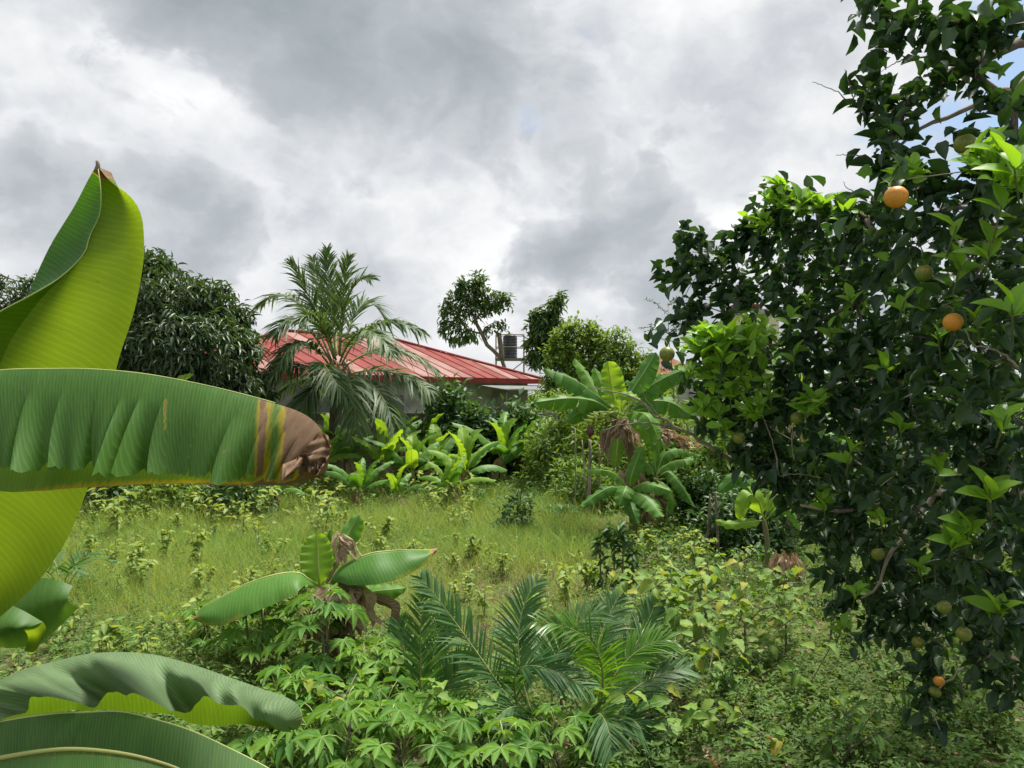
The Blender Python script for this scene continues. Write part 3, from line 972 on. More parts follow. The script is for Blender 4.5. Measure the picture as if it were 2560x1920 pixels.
# ------------------------------------------------------------------ palms
def frond(parent, P0, P1, P2, L, nl, wid, mats, rr=.02, droop=.55, lead=.5, t0=.12, hint=(0, 0, 1), spread=.85, jit=.12, taper=True, name='frond'):
    """a feather leaf along a quadratic curve: a rachis (part) with its leaflets (sub-part)"""
    t = np.linspace(0, 1, 26)[:, None]
    P0, P1, P2 = (np.asarray(q, float) for q in (P0, P1, P2))
    c = (1 - t) ** 2 * P0 + 2 * t * (1 - t) * P1 + t * t * P2
    b = MB(); b.tube(c, np.linspace(rr, rr * .15, 26), 5)
    ra = b.build(name, mats[1], parent)
    u = np.repeat(np.linspace(t0, .995, nl), 2)
    sg = np.tile((1.0, -1.0), nl)
    u = np.clip(u + rng.normal(0, .25 / nl, len(u)), 0, 1)
    x = u * 25; i = np.minimum(x.astype(int), 24); f = (x - i)[:, None]
    base = c[i] * (1 - f) + c[i + 1] * f
    T = unit(np.gradient(c, axis=0))[i]
    hint = np.array(hint, float)
    S = np.cross(T, hint)
    S = unit(S)
    Nn = np.cross(S, T)
    env = np.minimum(1, (u - t0) / .18 + .35) * np.sqrt(np.clip(1.02 - ((u - .3).clip(0) / .72) ** 2.2, .05, 1)) if taper else np.ones_like(u)
    ln = L * env * rng.uniform(1 - jit, 1 + jit, len(u))
    le = lead + .5 * u
    D = unit(T * le[:, None] + S * (sg * spread)[:, None] + Nn * .25 + rng.normal(0, jit * .8, (len(u), 3)))
    q = np.array((0, .3, .65, 1.0)); wq = np.array((.6, 1.0, .8, .06))
    gdrop = droop * rng.uniform(.7, 1.3, len(u))
    pts = base[:, None] + D[:, None] * (ln[:, None] * q)[:, :, None]
    pts[:, :, 2] -= (gdrop[:, None] * ln[:, None] * q[None] ** 2)
    across = unit(np.cross(D, Nn + rng.normal(0, .35, (len(u), 3))))
    wv = wid * wq[None, :, None] * rng.uniform(.8, 1.15, len(u))[:, None, None] * .5
    A_ = pts + across[:, None] * wv; B_ = pts - across[:, None] * wv
    V = np.stack([A_, B_], 2).reshape(len(u), 8, 3)
    tq = np.array([(0, 1, 3, 2), (2, 3, 5, 4), (4, 5, 7, 6)])
    A = np.zeros((len(u), 8, 3)); A[:, :, 0] = np.repeat(q, 2); A[:, :, 1] = np.tile((1, -1), 4); A[:, :, 2] = rng.uniform(0, 1, len(u))[:, None]
    b = MB(); b.raw(V.reshape(-1, 3), A.reshape(-1, 3), quads=(tq[None] + (np.arange(len(u)) * 8)[:, None, None]).reshape(-1, 4))
    b.build('leaflets', mats[0], ra)


def make_coconut():
    Y = 19.3
    base = np.array((P(337, 394, Y)[0], Y, -.05))
    t = thing('coconut_palm', base, 'coconut palm with drooping fronds in front of the red roof', 'palm tree')
    top = P(338, 372, Y)
    tr = spline([base, P(335, 450, Y), P(336, 410, Y), top], 30)
    rad = .17 - .03 * np.linspace(0, 1, 30) + .012 * (np.arange(30) % 2); rad[0] = .26; rad[1] = .22
    b = MB(); b.tube(tr, rad, 10); b.build('trunk', M['bark'], t)
    c = (337.5, 366)
    FR = [  # start, bend, tip in the picture, with the tip's and bend's offset in depth
        ((336, 352), (330, 300, .2), (327, 249, .3)), ((339, 350), (342, 295, -.2), (349, 257, -.4)), ((334, 355), (312, 300, -.5), (290, 261, -1.0)),
        ((335, 352), (322, 300, .5), (312, 258, 1.0)), ((340, 352), (346, 285, -.9), (371, 279, -1.6)), ((332, 358), (296, 285, .6), (258, 306, 1.0)),
        ((341, 356), (360, 290, .8), (384, 318, 1.5)), ((342, 360), (374, 312, -.4), (424, 334, -.6)), ((343, 364), (390, 340, .7), (438, 372, 1.0)),
        ((344, 372), (390, 366, -.5), (432, 392, -.9)), ((342, 376), (378, 378, -1.2), (397, 437, -1.6)), ((339, 376), (352, 374, -1.5), (356, 433, -1.9)),
        ((333, 372), (318, 356, -1.6), (347, 398, -2.0)), ((331, 374), (300, 376, .3), (274, 397, .6)), ((330, 370), (296, 362, -.8), (264, 378, -1.4)),
        ((331, 364), (300, 330, -.9), (276, 372, -1.5)), ((332, 360), (298, 310, -.7), (274, 334, -1.2)), ((333, 380), (312, 384, -.8), (299, 414, -1.2)),
        ((336, 350), (336, 290, 1.5), (336, 275, 2.2)), ((336, 356), (318, 310, -1.3), (300, 322, -2.2)), ((340, 358), (362, 318, -1.4), (392, 352, -2.0)),
        ((332, 376), (306, 392, .9), (288, 420, 1.3))]
    for i, (a, m, e) in enumerate(FR):
        P0 = P(a[0], a[1] + 4, Y); P1 = P(m[0], m[1], Y + m[2]); P2 = P(e[0], e[1], Y + e[2])
        up = a[1] < 357
        # the curve passes near, not through, its bend: push the bend out
        P1 = P1 + (P1 - (P0 + P2) / 2) * .35
        hint = np.array((0, -.6, .8)) if up else np.array((.1 * (-1) ** i, -.25, 1.0))
        frond(t, P0, P1, P2, .70 if not up else .78, 60 if not up else 46, .056 if not up else .042, (M['coco'], M['coco_rib']), .03, .55 if not up else .30, .6 if not up else 1.15, .16, hint, .85 if not up else .7, jit=.24)
    # young nuts, dry sheath fibre and a dead hanging leaf base
    for k in range(9):
        a = k * 2.4; b = MB()
        q = np.linspace(0, math.pi, 7); aa = np.linspace(0, 2 * math.pi, 9)
        cc = top + np.array((.22 * math.cos(a), .22 * math.sin(a), -.12 - .1 * (k % 3)))
        Pg = cc + np.stack([.075 * np.sin(q)[:, None] * np.cos(aa), .075 * np.sin(q)[:, None] * np.sin(aa), .10 * np.cos(q)[:, None] * np.ones_like(aa)], -1)
        b.grid(Pg, np.zeros_like(Pg)); b.build('coconut', M['stem_green'], t)
    b = MB()
    for k in range(26):
        a = rng.uniform(0, 6.28); r = rng.uniform(.12, .2)
        p0 = top + np.array((r * math.cos(a), r * math.sin(a), rng.uniform(-.1, .25)))
        p1 = p0 + np.array((math.cos(a) * .25, math.sin(a) * .25, rng.uniform(-.6, .15)))
        b.tube(spline([p0, (p0 + p1) / 2 + np.array((0, 0, .1)), p1], 5), [.03, .03, .025, .015, .006], 4)
    b.build('dry_sheath', M['dry'], t)


make_coconut()

# ------------------------------------------------------------------ bananas
def cv(pts, n=40):
    return spline([P(*q) for q in pts], n)


def wob(n, k=3, a=1.0, seed=0):
    r = np.random.default_rng(seed)
    x = np.linspace(0, 1, n)
    return a * sum(r.normal(0, 1) / (i + 1) * np.sin(2 * math.pi * (i + 1) * x * r.uniform(.7, 1.3) + r.uniform(0, 6.3)) for i in range(k))


def loft(b, A, B, ns=12, bulge=(0, 0, 0), dry=None, s0=0.0, s1=1.0, t0=0.0, t1=1.0, ripple=0.0, rdir=(0, -1, 0), mat=0, nz=17, power=1.0):
    """a blade half between midrib A and margin B"""
    nt = len(A)
    q = np.linspace(0, 1, ns)[None, :, None]
    t = np.linspace(t0, t1, nt)[:, None, None]
    Pg = A[:, None] * (1 - q) + B[:, None] * q + np.array(bulge, float) * np.sin(math.pi * q ** power)
    if ripple:
        w = wob(nt, nz, ripple, seed=nt + ns + int(1e3 * abs(A[0][0])))[:, None, None]
        Pg = Pg + np.array(rdir, float) * w * q ** 1.5
    T = np.broadcast_to(t, (nt, ns, 1)); S = np.broadcast_to(s0 + (s1 - s0) * q, (nt, ns, 1))
    Dv = np.zeros((nt, ns, 1)) if dry is None else np.asarray(dry(T[..., 0], S[..., 0]), float)[..., None]
    b.grid(Pg, np.concatenate([T, S, Dv], -1), mat)


def make_near_banana():
    st = np.array((-1.62, 1.95, 0.0))
    t = thing('banana_plant', st, 'large near banana plant whose leaves reach in from the left edge', 'banana plant')
    b = MB(); b.tube(spline([st, st + (.02, 0, 1.0), st + (.05, 0, 1.75), st + (.06, 0, 2.15)], 14), np.linspace(.14, .07, 14), 14)
    b.build('pseudostem', M['pstem'], t)
    top = st + np.array((.06, 0, 1.9))

    def petiole(leaf, p0, r=.016):
        b = MB(); b.tube(spline([top + (0, 0, -.25), (top + p0) / 2 + np.array((0, 0, .06)), p0], 10), np.linspace(.03, r, 10), 8)
        b.build('petiole', M['rib'], leaf)

    def rib(leaf, A, r0=.011, r1=.002, mat='rib', off=(0, 0, 0)):
        b = MB(); b.tube(A + np.array(off), np.linspace(r0, r1, len(A)), 7); b.build('midrib', M[mat], leaf)

    # tall upright young leaf, its left half rolled back
    n = 60
    Mr = cv([(98, 167, 2.02), (101, 190, 2.0), (100, 214, 1.99), (91, 236, 1.98), (85, 254, 1.97), (62, 278, 1.96), (40, 300, 1.96), (14, 335, 1.97), (0, 364, 1.98), (-25, 420, 1.99), (-48, 490, 2.0), (-66, 570, 2.0), (-78, 660, 1.98)], n)
    Rr = cv([(99, 168, 2.02), (110, 181, 1.99), (130, 196, 1.96), (141, 214, 1.94), (144, 238, 1.93), (143, 265, 1.93), (134, 312, 1.93), (118, 362, 1.94), (104, 425, 1.95), (88, 487, 1.95), (66, 541, 1.96), (40, 579, 1.97), (16, 603, 1.98), (-20, 632, 1.99), (-76, 662, 2.0)], n)
    b = MB()
    tipd = lambda T, S: np.where(T < .022, 1.0, np.where(S > .985, .2, 0.0))
    loft(b, Mr, Rr, 22, (0.01, .045, 0), tipd, .02, 1)
    leaf = b.build('leaf', M['banana_bright'], t, label='tall upright yellow-green young leaf with a rolled left half')
    Cc = cv([(98, 167, 2.02), (101, 190, 1.99), (100, 214, 1.975), (90, 236, 1.965), (84, 254, 1.95), (61, 277, 1.93), (30, 296, 1.90), (0, 312, 1.88), (-30, 334, 1.87), (-60, 380, 1.87), (-84, 450, 1.88), (-96, 540, 1.9), (-90, 660, 1.95)], n)
    Ll = cv([(96, 166, 2.03), (88, 180, 2.10), (75, 205, 2.16), (62, 226, 2.2), (50, 246, 2.22), (38, 271, 2.22), (28, 294, 2.2), (10, 330, 2.18), (-15, 380, 2.15), (-40, 430, 2.12), (-70, 500, 2.1), (-90, 570, 2.06), (-92, 660, 2.0)], n)
    b = MB(); loft(b, Mr, Cc, 6, (0, -.004, 0), tipd, .02, .35)
    b.build('rolled_half', M['banana_bright'], leaf)
    b = MB(); loft(b, Cc, Ll, 14, (-.01, .05, 0), tipd, .35, 1); b.build('inner_half', M['banana_inner'], leaf)
    rib(leaf, Cc, .0012, .003, 'rib', (0, -.001, 0))
    rib(leaf, cv([(97, 171, 2.02), (98, 165, 2.02), (97, 161, 2.02)], 6), .008, .004, 'twig')
    petiole(leaf, Mr[-1])

    # broad hanging leaf with a withered tip
    n = 90
    A = cv([(-110, 398, 1.66), (-60, 380, 1.64), (0, 371, 1.62), (50, 369.5, 1.61), (94, 370, 1.60), (147, 375, 1.60), (210, 387, 1.61), (273, 403, 1.62), (304, 414, 1.63), (321, 429, 1.64), (330, 446, 1.64), (329, 461, 1.64), (321, 474, 1.63)], n)
    B = cv([(-110, 470, 1.60), (-60, 474, 1.55), (0, 477, 1.53), (50, 478, 1.52), (92, 480, 1.52), (147, 480, 1.53), (178, 481, 1.53), (215, 484, 1.54), (268, 484, 1.56), (290, 482, 1.58), (304, 479.5, 1.60), (313, 477.5, 1.61), (321, 475.5, 1.62)], n)
    dryf = lambda T, S: np.clip(np.interp(T - .012 * S, [0, .80, .825, .838, .850, .862, .885, .90, .91, 1], [0, 0, .55, .62, .40, .16, .18, .46, .85, 1.0]) + np.where((S > .93) & (T > .35), (S - .93) * 4.5 * np.interp(T, [0, .5, .8], [0, .5, 1]), 0), 0, 1)
    b = MB()
    cuts = [0, .10, .20, .245, .33, .40, .475, .52, .555, .60, .74, .80, .845, .875, .905, 1.0]
    r = np.random.default_rng(5)
    for a_, b_ in zip(cuts[:-1], cuts[1:]):
        m = max(6, int((b_ - a_) * 260)); ns = 28
        tt = np.linspace(a_, b_, m)[:, None]; q = np.linspace(0, 1, ns)[None]
        mid = (a_ + b_) / 2; rel = (tt - a_) / (b_ - a_) * 2 - 1
        open_ = np.clip((q - .25) / .75, 0, 1) ** 1.4
        lower = tt + (mid - tt) * .13 * open_ + .04 * q * np.interp(tt, [0, .8, 1], [1, .6, 0])
        ip = lambda Cv, x: np.stack([np.interp(x.ravel(), np.linspace(0, 1, n), Cv[:, k]).reshape(x.shape) for k in range(3)], -1)
        PA = ip(A, np.broadcast_to(tt, (m, ns))); PB = ip(B, lower)
        qq = q[..., None]
        short = 1 - .09 * r.random() * np.interp(mid, [0, .8, .9], [1, 1, 0]) - .03 * np.abs(rel) ** 4 - .022 * np.abs(np.sin(tt * 173)) ** 6 - .012 * np.sin(tt * 410) ** 2 - .05 * (np.abs(np.sin(tt * 61 + 1)) > .985)
        Pg = PA * (1 - qq * short[..., None] if isinstance(short, np.ndarray) else 1 - qq) + PB * (qq * short[..., None])
        tw = r.uniform(.25, 1.5) * (-.5 if r.random() < .15 else 1) * np.interp(mid, [0, .58, .62, 1], [1, 1, .45, .5])
        dy = -.014 * np.sin(math.pi * q ** .8) + open_ * (rel * .05 * tw + r.normal(0, .012))
        dy = dy - .016 * np.sin(rel * 3.0 + r.uniform(0, 6)) * open_
        if mid > .9:
            rr_ = np.random.default_rng(9)
            dy = dy + .022 * np.sin(tt * 190 + 6 * q) * q * (1 - q * .3) + .016 * np.sin(tt * 83 - 9 * q) + .008 * np.sin(tt * 330 + 21 * q)
            Pg[..., 2] += (q * .030 * (np.abs(np.sin(tt * 160)) ** 3 + .6 * np.abs(np.sin(tt * 371 + 1))) * q)
        Pg[..., 1] += dy
        T = np.broadcast_to(tt, (m, ns)); S = np.broadcast_to(q, (m, ns))
        ux = 512 + F * Pg[..., 0] / Pg[..., 1] + 5 * (S - .5)
        dv = np.interp(ux, [244, 254, 259, 264, 268, 274, 280, 288, 300], [0, .22, .62, .60, .34, .24, .40, .78, 1.0])
        dv = np.maximum(dv, np.where((S > .9) & (ux > 60), (S - .9) * 4 * np.interp(ux, [60, 200, 260], [.2, .6, 1]), 0))
        dv = np.maximum(dv, np.where((np.abs(ux - 163 - 4 * S) < 1.4) & (S > .2) & (S < .55), .62, 0))
        b.grid(Pg, np.stack([T, S, dv], -1))
    leaf = b.build('leaf', M['banana_near'], t, label='broad hanging green leaf with a withered brown tip')
    rib(leaf, A[:72], .003, .0012, 'rib', (0, .004, .001))
    Bk = cv([(-110, 470, 1.72), (-60, 484, 1.72), (0, 492, 1.72), (30, 491, 1.72), (78, 487, 1.72), (147, 484, 1.72), (190, 485, 1.72), (240, 486, 1.71), (285, 485, 1.69), (304, 481, 1.67), (321, 476, 1.65)], n)
    b = MB(); loft(b, A, Bk, 12, (0, .05, 0), lambda T, S: dryf(T, S) * .9 + np.where((S > .9) & (T > .3), (S - .9) * 3.2, 0), 0, 1, ripple=.02, rdir=(0, 1, 0)); b.build('far_half', M['banana_under'], leaf)
    petiole(leaf, A[0])

    # folded leaf end lower down
    n = 36
    A = cv([(-110, 600, 2.3), (-50, 590, 2.3), (0, 582, 2.28), (40, 578, 2.27), (60, 581, 2.27), (73, 586, 2.28)], n)
    B = cv([(-110, 650, 2.24), (-50, 648, 2.24), (0, 646, 2.24), (30, 644, 2.24), (50, 637, 2.25), (76, 609, 2.27)], n)
    b = MB(); loft(b, A, B, 12, (0, -.04, 0), None, ripple=.015); leaf = b.build('leaf', M['banana_near'], t, label='dark folded leaf end below the hanging leaf')
    A2 = cv([(-110, 622, 2.22), (-40, 606, 2.2), (0, 603, 2.18), (20, 609, 2.17), (43, 622, 2.18)], n)
    B2 = cv([(-110, 672, 2.12), (-40, 646, 2.12), (0, 637, 2.12), (20, 630, 2.13), (24, 628, 2.15)], n)
    b = MB(); loft(b, A2, B2, 10, (0, -.02, 0), None, ripple=.012); b.build('folded_half', M['banana_near'], leaf)
    A3 = cv([(43, 622, 2.18), (34, 626, 2.16), (23, 629, 2.15)], 14); B3 = cv([(41, 643, 2.2), (34, 652, 2.19), (24, 651, 2.19)], 14)
    b = MB(); loft(b, A3, B3, 8, (0, .02, 0), None, s0=.4); b.build('turned_flap', M['banana_bright'], leaf)
    petiole(leaf, A[0])

    # arching waxy leaf with a wavy margin
    n = 120
    A = cv([(-110, 742, 1.85), (-60, 708, 1.82), (0, 680, 1.80), (26, 669, 1.79), (56, 661, 1.78), (87, 654, 1.77), (121, 652, 1.76), (156, 655, 1.76), (191, 664, 1.77), (226, 676, 1.78), (260, 688, 1.80), (288, 698, 1.81), (299, 707, 1.82), (302, 720, 1.82), (296, 730, 1.82)], n)
    B = cv([(-110, 775, 1.60), (-60, 745, 1.58), (0, 717, 1.57), (23, 711, 1.60), (30, 703, 1.58), (52, 697, 1.52), (73, 700, 1.54), (99, 705, 1.60), (106, 697, 1.66), (118, 691, 1.60), (130, 692, 1.56), (150, 701, 1.55), (172, 713, 1.60), (184, 709, 1.66), (191, 706, 1.66), (205, 698, 1.60), (213, 702, 1.58), (220, 705, 1.62), (238, 702, 1.60), (250, 714, 1.64), (257, 724, 1.70), (267, 724, 1.70), (280, 729, 1.74), (292, 731, 1.79)], n)
    b = MB()
    ns = 18
    q = np.linspace(0, 1, ns)[None, :, None]
    # pleats run down the blade from the midrib and open at the margin
    Pg = A[:, None] * (1 - q) + B[:, None] * q + np.array((0, -.05, .03)) * np.sin(math.pi * q)
    ph = np.linspace(0, 1, n)[:, None, None] * 2 * math.pi
    Pg = Pg + np.array((0, -.6, .8)) * (.011 * np.sin(ph * 6.3 - 3 * q) + .004 * np.sin(ph * 13.7 - 2 * q) + .003 * np.sin(ph * 21.1 - 1.0 * q) * (ph < 4.6)) * q ** .8
    T = np.broadcast_to(np.linspace(0, 1, n)[:, None, None], (n, ns, 1)); S = np.broadcast_to(q, (n, ns, 1))
    b.grid(Pg, np.concatenate([T, S, np.where((S > .97), .22, 0.0)], -1))
    leaf = b.build('leaf', M['banana_pale'], t, label='arching waxy grey-green leaf with a wavy margin')
    Bk = cv([(-110, 790, 1.98), (-60, 752, 1.98), (0, 725, 1.98), (40, 716, 1.98), (70, 712, 1.98), (102, 708, 1.98), (148, 715, 1.98), (170, 716, 1.98), (200, 723, 1.98), (226, 726, 1.97), (257, 724, 1.93), (280, 728, 1.88), (295, 730, 1.83)], n)
    b = MB(); loft(b, A, Bk, 12, (0, .05, .0), None, 0, 1, ripple=.02, rdir=(0, 1, 0)); b.build('far_half', M['banana_under'], leaf)
    rib(leaf, A, .004, .0015, 'rib', (0, 0, -.003))
    petiole(leaf, A[0])

    # two more leaves along the bottom edge
    n = 70
    A = cv([(-110, 760, 1.62), (-50, 735, 1.60), (0, 721, 1.58), (52, 713, 1.56), (87, 711.5, 1.55), (121, 711, 1.54), (156, 719, 1.54), (191, 730, 1.54), (226, 746, 1.55), (269, 768, 1.56), (310, 795, 1.58), (335, 822, 1.6)], n)
    B = cv([(-110, 840, 1.50), (-50, 826, 1.48), (0, 815, 1.46), (52, 808, 1.45), (87, 812, 1.45), (121, 815, 1.45), (156, 824, 1.45), (191, 832, 1.46), (226, 840, 1.48), (269, 846, 1.51), (310, 846, 1.55), (335, 824, 1.59)], n)
    b = MB(); loft(b, A[:32], B[:32], 12, (0, -.03, 0), None, ripple=.01, t0=0, t1=.45)
    A_, B_ = A[31:], B[31:] + np.array((.0, -.03, -.01)) * np.linspace(1, 0, n - 31)[:, None]
    loft(b, A_, B_, 12, (0, -.045, 0), None, ripple=.01, t0=.45, t1=1)
    leaf = b.build('leaf', M['banana_near'], t, label='smooth dark leaf arching along the bottom left')
    b = MB(); loft(b, A, A + (B - A) * .9 + np.array((0, .25, -.16)), 8, (0, .03, .0), None, ripple=.01); b.build('far_half', M['banana_near'], leaf)
    rib(leaf, A, .0035, .0015, 'rib', (0, 0, -.002)); petiole(leaf, A[0])
    A = cv([(-110, 790, 1.45), (-50, 770, 1.43), (0, 759, 1.42), (43, 752, 1.41), (78, 750, 1.40), (121, 754, 1.40), (156, 762, 1.41), (185, 773, 1.42), (215, 795, 1.44)], n)
    B = cv([(-110, 880, 1.35), (-50, 868, 1.34), (0, 860, 1.33), (43, 855, 1.32), (78, 855, 1.32), (121, 856, 1.32), (156, 858, 1.34), (185, 850, 1.37), (215, 800, 1.43)], n)
    b = MB(); loft(b, A, B, 12, (0, -.03, 0), lambda T, S: np.where(S < .08, .30, 0), ripple=.01)
    leaf = b.build('leaf', M['banana_near'], t, label='lowest leaf with a yellowing midrib in the bottom left corner')
    b = MB(); loft(b, A, A + (B - A) * .9 + np.array((0, .2, -.14)), 8, (0, .03, .0), None, ripple=.01); b.build('far_half', M['banana_near'], leaf)
    rib(leaf, A, .006, .002, 'rib_pale', (0, -.001, .002)); petiole(leaf, A[0])


make_near_banana()


def banana_leaf(parent, mid, hw, nrm=(0, -.7, .7), fold=(-.25, -.25), tears=3, dry=None, mat='banana', ripple=.015, nt=30, label=None, base=.08, name='leaf', ribr=.008, pet=.0):
    mid = np.asarray(mid, float)
    c = spline(mid, nt)
    T = unit(np.gradient(c, axis=0))
    S = unit(np.cross(T, np.array(nrm, float))); Nn = unit(np.cross(S, T))
    tt = np.linspace(0, 1, nt)
    Lm = np.linalg.norm(np.diff(c, axis=0), axis=1).sum()
    x = np.clip((tt - pet) / (1 - pet), 0, 1)
    w = hw * np.clip(x / base, 0, 1) ** .6 * np.sqrt(np.clip(1 - (np.clip(x - .35, 0, 1) / .65) ** 2.6, 0, 1))
    b = MB()
    ns = 6
    for sgn, fo in ((1, fold[0]), (-1, fold[1])):
        cuts = np.sort(np.concatenate([[0, 1.0], rng.uniform(pet + .15, .9, tears)])) if tears else np.array([0, 1.0])
        for a_, b_ in zip(cuts[:-1], cuts[1:]):
            m = max(4, int(round((b_ - a_) * nt)))
            ts = np.linspace(a_, b_, m)
            q = np.linspace(0, 1, ns)
            f_ = lambda X: np.stack([np.interp(ts, tt, X[:, k]) for k in range(3)], 1)
            cc, S_, N_, T_ = f_(c), f_(S), f_(Nn), f_(T)
            ww = np.interp(ts, tt, w)
            ang = fo + rng.normal(0, .14 if tears else 0) + (-.35) * q[None] * (1 if fo <= 0 else -.3)
            ang = np.broadcast_to(ang, (m, ns))
            off = (ww[:, None] * q[None])[..., None]
            Pg = cc[:, None] + off * (np.cos(ang)[..., None] * S_[:, None] * sgn + np.sin(ang)[..., None] * N_[:, None])
            Pg = Pg + T_[:, None] * (off * .12)
            Pg = Pg + N_[:, None] * (ripple * np.sin(ts * 40 + rng.uniform(0, 6))[:, None] * q[None] ** 2)[..., None]
            A = np.zeros((m, ns, 3)); A[..., 0] = ts[:, None]; A[..., 1] = q[None]
            if dry is not None:
                A[..., 2] = dry(A[..., 0], A[..., 1])
            b.grid(Pg, A, 0)
    b.tube(c + Nn * -.003, np.linspace(ribr, ribr * .25, nt), 5, 1)
    return b.build(name, [M[mat], M['rib'] if mat != 'dry' else M['dry']], parent, label=label)


def pstem(parent, base, top, r0, r1, mat='pstem', name='pseudostem', lean=.04):
    c = spline([base, (base + top) / 2 + np.array((lean, 0, 0)), top], 10)
    b = MB(); b.tube(c, np.linspace(r0, r1, 10) * (1 + .05 * np.sin(np.arange(10) * 2)), 10)
    return b.build(name, M[mat], parent)


def dry_drape(parent, p0, p1, hw, tears=6, nrm=(0, -1, .1)):
    """a dead leaf: papery ribbons hanging from one point"""
    p0 = np.asarray(p0, float); p1 = np.asarray(p1, float)
    L = np.linalg.norm(p1 - p0)
    b = MB()
    for k in range(5):
        f = (k - 2) / 2.0
        e = p1 + np.array((f * hw * .9, rng.normal(0, hw * .4), rng.uniform(-.05, .35) * L))
        s = p0 + np.array((f * hw * .35, rng.normal(0, hw * .15), rng.normal(0, .02)))
        c = spline([s, s * .65 + e * .35 + np.array((f * hw * .5 + rng.normal(0, hw * .25), -abs(rng.normal(0, hw * .3)), L * .06)), s * .3 + e * .7 + rng.normal(0, hw * .25, 3), e], 14)
        t = np.linspace(0, 1, 14)
        a = rng.uniform(-1.2, 1.2) + np.cumsum(rng.normal(0, .28, 14))
        S = np.stack([np.cos(a), np.sin(a), .15 * np.sin(a * 2)], 1)
        w = hw * rng.uniform(.22, .5) * np.clip(t / .15, .3, 1) * np.sqrt(np.clip(1.02 - t ** 4, 0, 1)) * (1 + .25 * np.sin(t * 17 + k))
        q = np.array((-1.0, -.3, .3, 1.0))
        Nn = unit(np.cross(np.gradient(c, axis=0), S))
        Pg = c[:, None] + S[:, None] * (w[:, None] * q)[..., None] + Nn[:, None] * (w[:, None] * .45 * (q ** 2 - .4))[..., None]
        A = np.zeros((14, 4, 3)); A[..., 0] = t[:, None] * .3 + k * .15; A[..., 1] = np.abs(q); A[..., 2] = rng.uniform(.1, .9)
        b.grid(Pg, A)
    b.build('dry_leaf', M['dry'], parent)


def make_mid_banana():
    Y = 6.6
    g = np.array((P(330, 394, Y)[0], Y, 0.0)); g[2] = float(gz(g[0], g[1])) - .03
    t = thing('banana_plant', g, 'small banana plant with withered brown leaves among the cassava', 'banana plant')
    top = P(325, 588, Y)
    pstem(t, g, top, .10, .05)
    px = lambda L, dy=(0, 0, 0, 0): [P(u, v, Y + d) for (u, v), d in zip(L, dy)]
    tip = lambda T, S: np.interp(T, [0, .86, .95, 1], [0, 0, .4, 1]) + np.where((S > .85) & (T > .6), .3, 0)
    # two long side leaves: the half that hangs towards us, and the far half
    for top_, bot, lab in (([(318, 586, 0), (308, 579, -.05), (298, 573, -.1), (277, 574.5, -.15), (249, 583, -.2), (223, 596, -.25), (203, 607, -.3), (194, 619, -.3)],
                            [(316, 588, -.05), (306, 585, -.2), (296, 593, -.35), (277, 603, -.4), (250, 614, -.45), (226, 624, -.45), (208, 625, -.4), (195, 620, -.32)], 'long leaf reaching left with a browned tip'),
                           ([(330, 584, 0), (336, 573, -.1), (347, 563, -.15), (371, 553.5, -.15), (390, 551, -.1), (406, 550, -.1), (425, 550, 0), (437, 549.5, .05)],
                            [(332, 586, -.05), (339, 582, -.25), (350, 585, -.35), (371, 585, -.4), (392, 581, -.35), (406, 576, -.3), (426, 563, -.15), (437, 551, .02)], 'long leaf reaching right above the fern-like palms')):
        n = 50
        A = spline([P(u, v, Y + d) for u, v, d in top_], n); B = spline([P(u, v, Y + d) for u, v, d in bot], n)
        b = MB(); loft(b, A, B, 10, (0, -.04, .01), tip, ripple=.012, nz=9)
        Bk = A + (B - A) * np.array((1, 0, .75)) + np.array((0, .26, 0)) * np.sin(np.linspace(0, math.pi, n))[:, None]
        loft(b, A, Bk, 8, (0, .04, .01), tip, ripple=.012)
        b.tube(A, np.linspace(.012, .004, n), 6, 1)
        b.build('leaf', [M['banana'], M['rib']], t, label=lab)
    banana_leaf(t, px([(320, 586), (319, 572), (318, 553), (317, 534)], (0, 0, .05, .1)), .155, (0, -1, .2), (.25, .25), 0, mat='banana_lime', label='upright yellow-green leaf', base=.35)
    banana_leaf(t, px([(326, 582), (337, 552), (348, 534), (359, 515)], (.05, .15, .25, .3)), .115, (-.2, -1, .3), (-.1, -.3), 1, mat='banana', pet=.4)
    banana_leaf(t, px([(325, 580), (329, 556), (331, 543), (330, 530)], (.1, .15, .2, .2)), .06, (.4, -1, .1), (.4, .4), 0, mat='banana', base=.3)
    banana_leaf(t, px([(334, 588), (360, 592), (385, 590), (406, 588)], (.1, .15, .15, .2)), .10, (0, -.75, .65), (-.2, -.5), 1, mat='banana')
    banana_leaf(t, px([(326, 584), (338, 560), (338, 538), (334, 534)], (-.05, 0, .05, .1)), .02, (0, -1, 0), (-.2, -.2), 0, mat='dry', name='dry_leaf')
    for a, b_, w in (((339, 535), (343, 568), .055), ((341, 536), (357, 560), .05)):
        dry_drape(t, P(*a, Y - .06), P(*b_, Y - .16), w)
    for a, b_, w in (((338, 584), (352, 628), .15), ((346, 583), (368, 634), .12), ((332, 590), (330, 645), .11), ((352, 586), (350, 640), .10), ((322, 592), (316, 650), .09), ((340, 600), (338, 665), .10), ((326, 600), (300, 632), .07)):
        dry_drape(t, P(*a, Y - .1), P(*b_, Y - .28), w)
    banana_leaf(t, px([(352, 592), (372, 598), (392, 608), (388, 634)], (-.1, -.15, -.2, -.2)), .085, (-.3, -.9, .2), (-.7, -.9), 2, mat='dry', name='dry_leaf', label='curled brown leaf hanging on the right')


make_mid_banana()


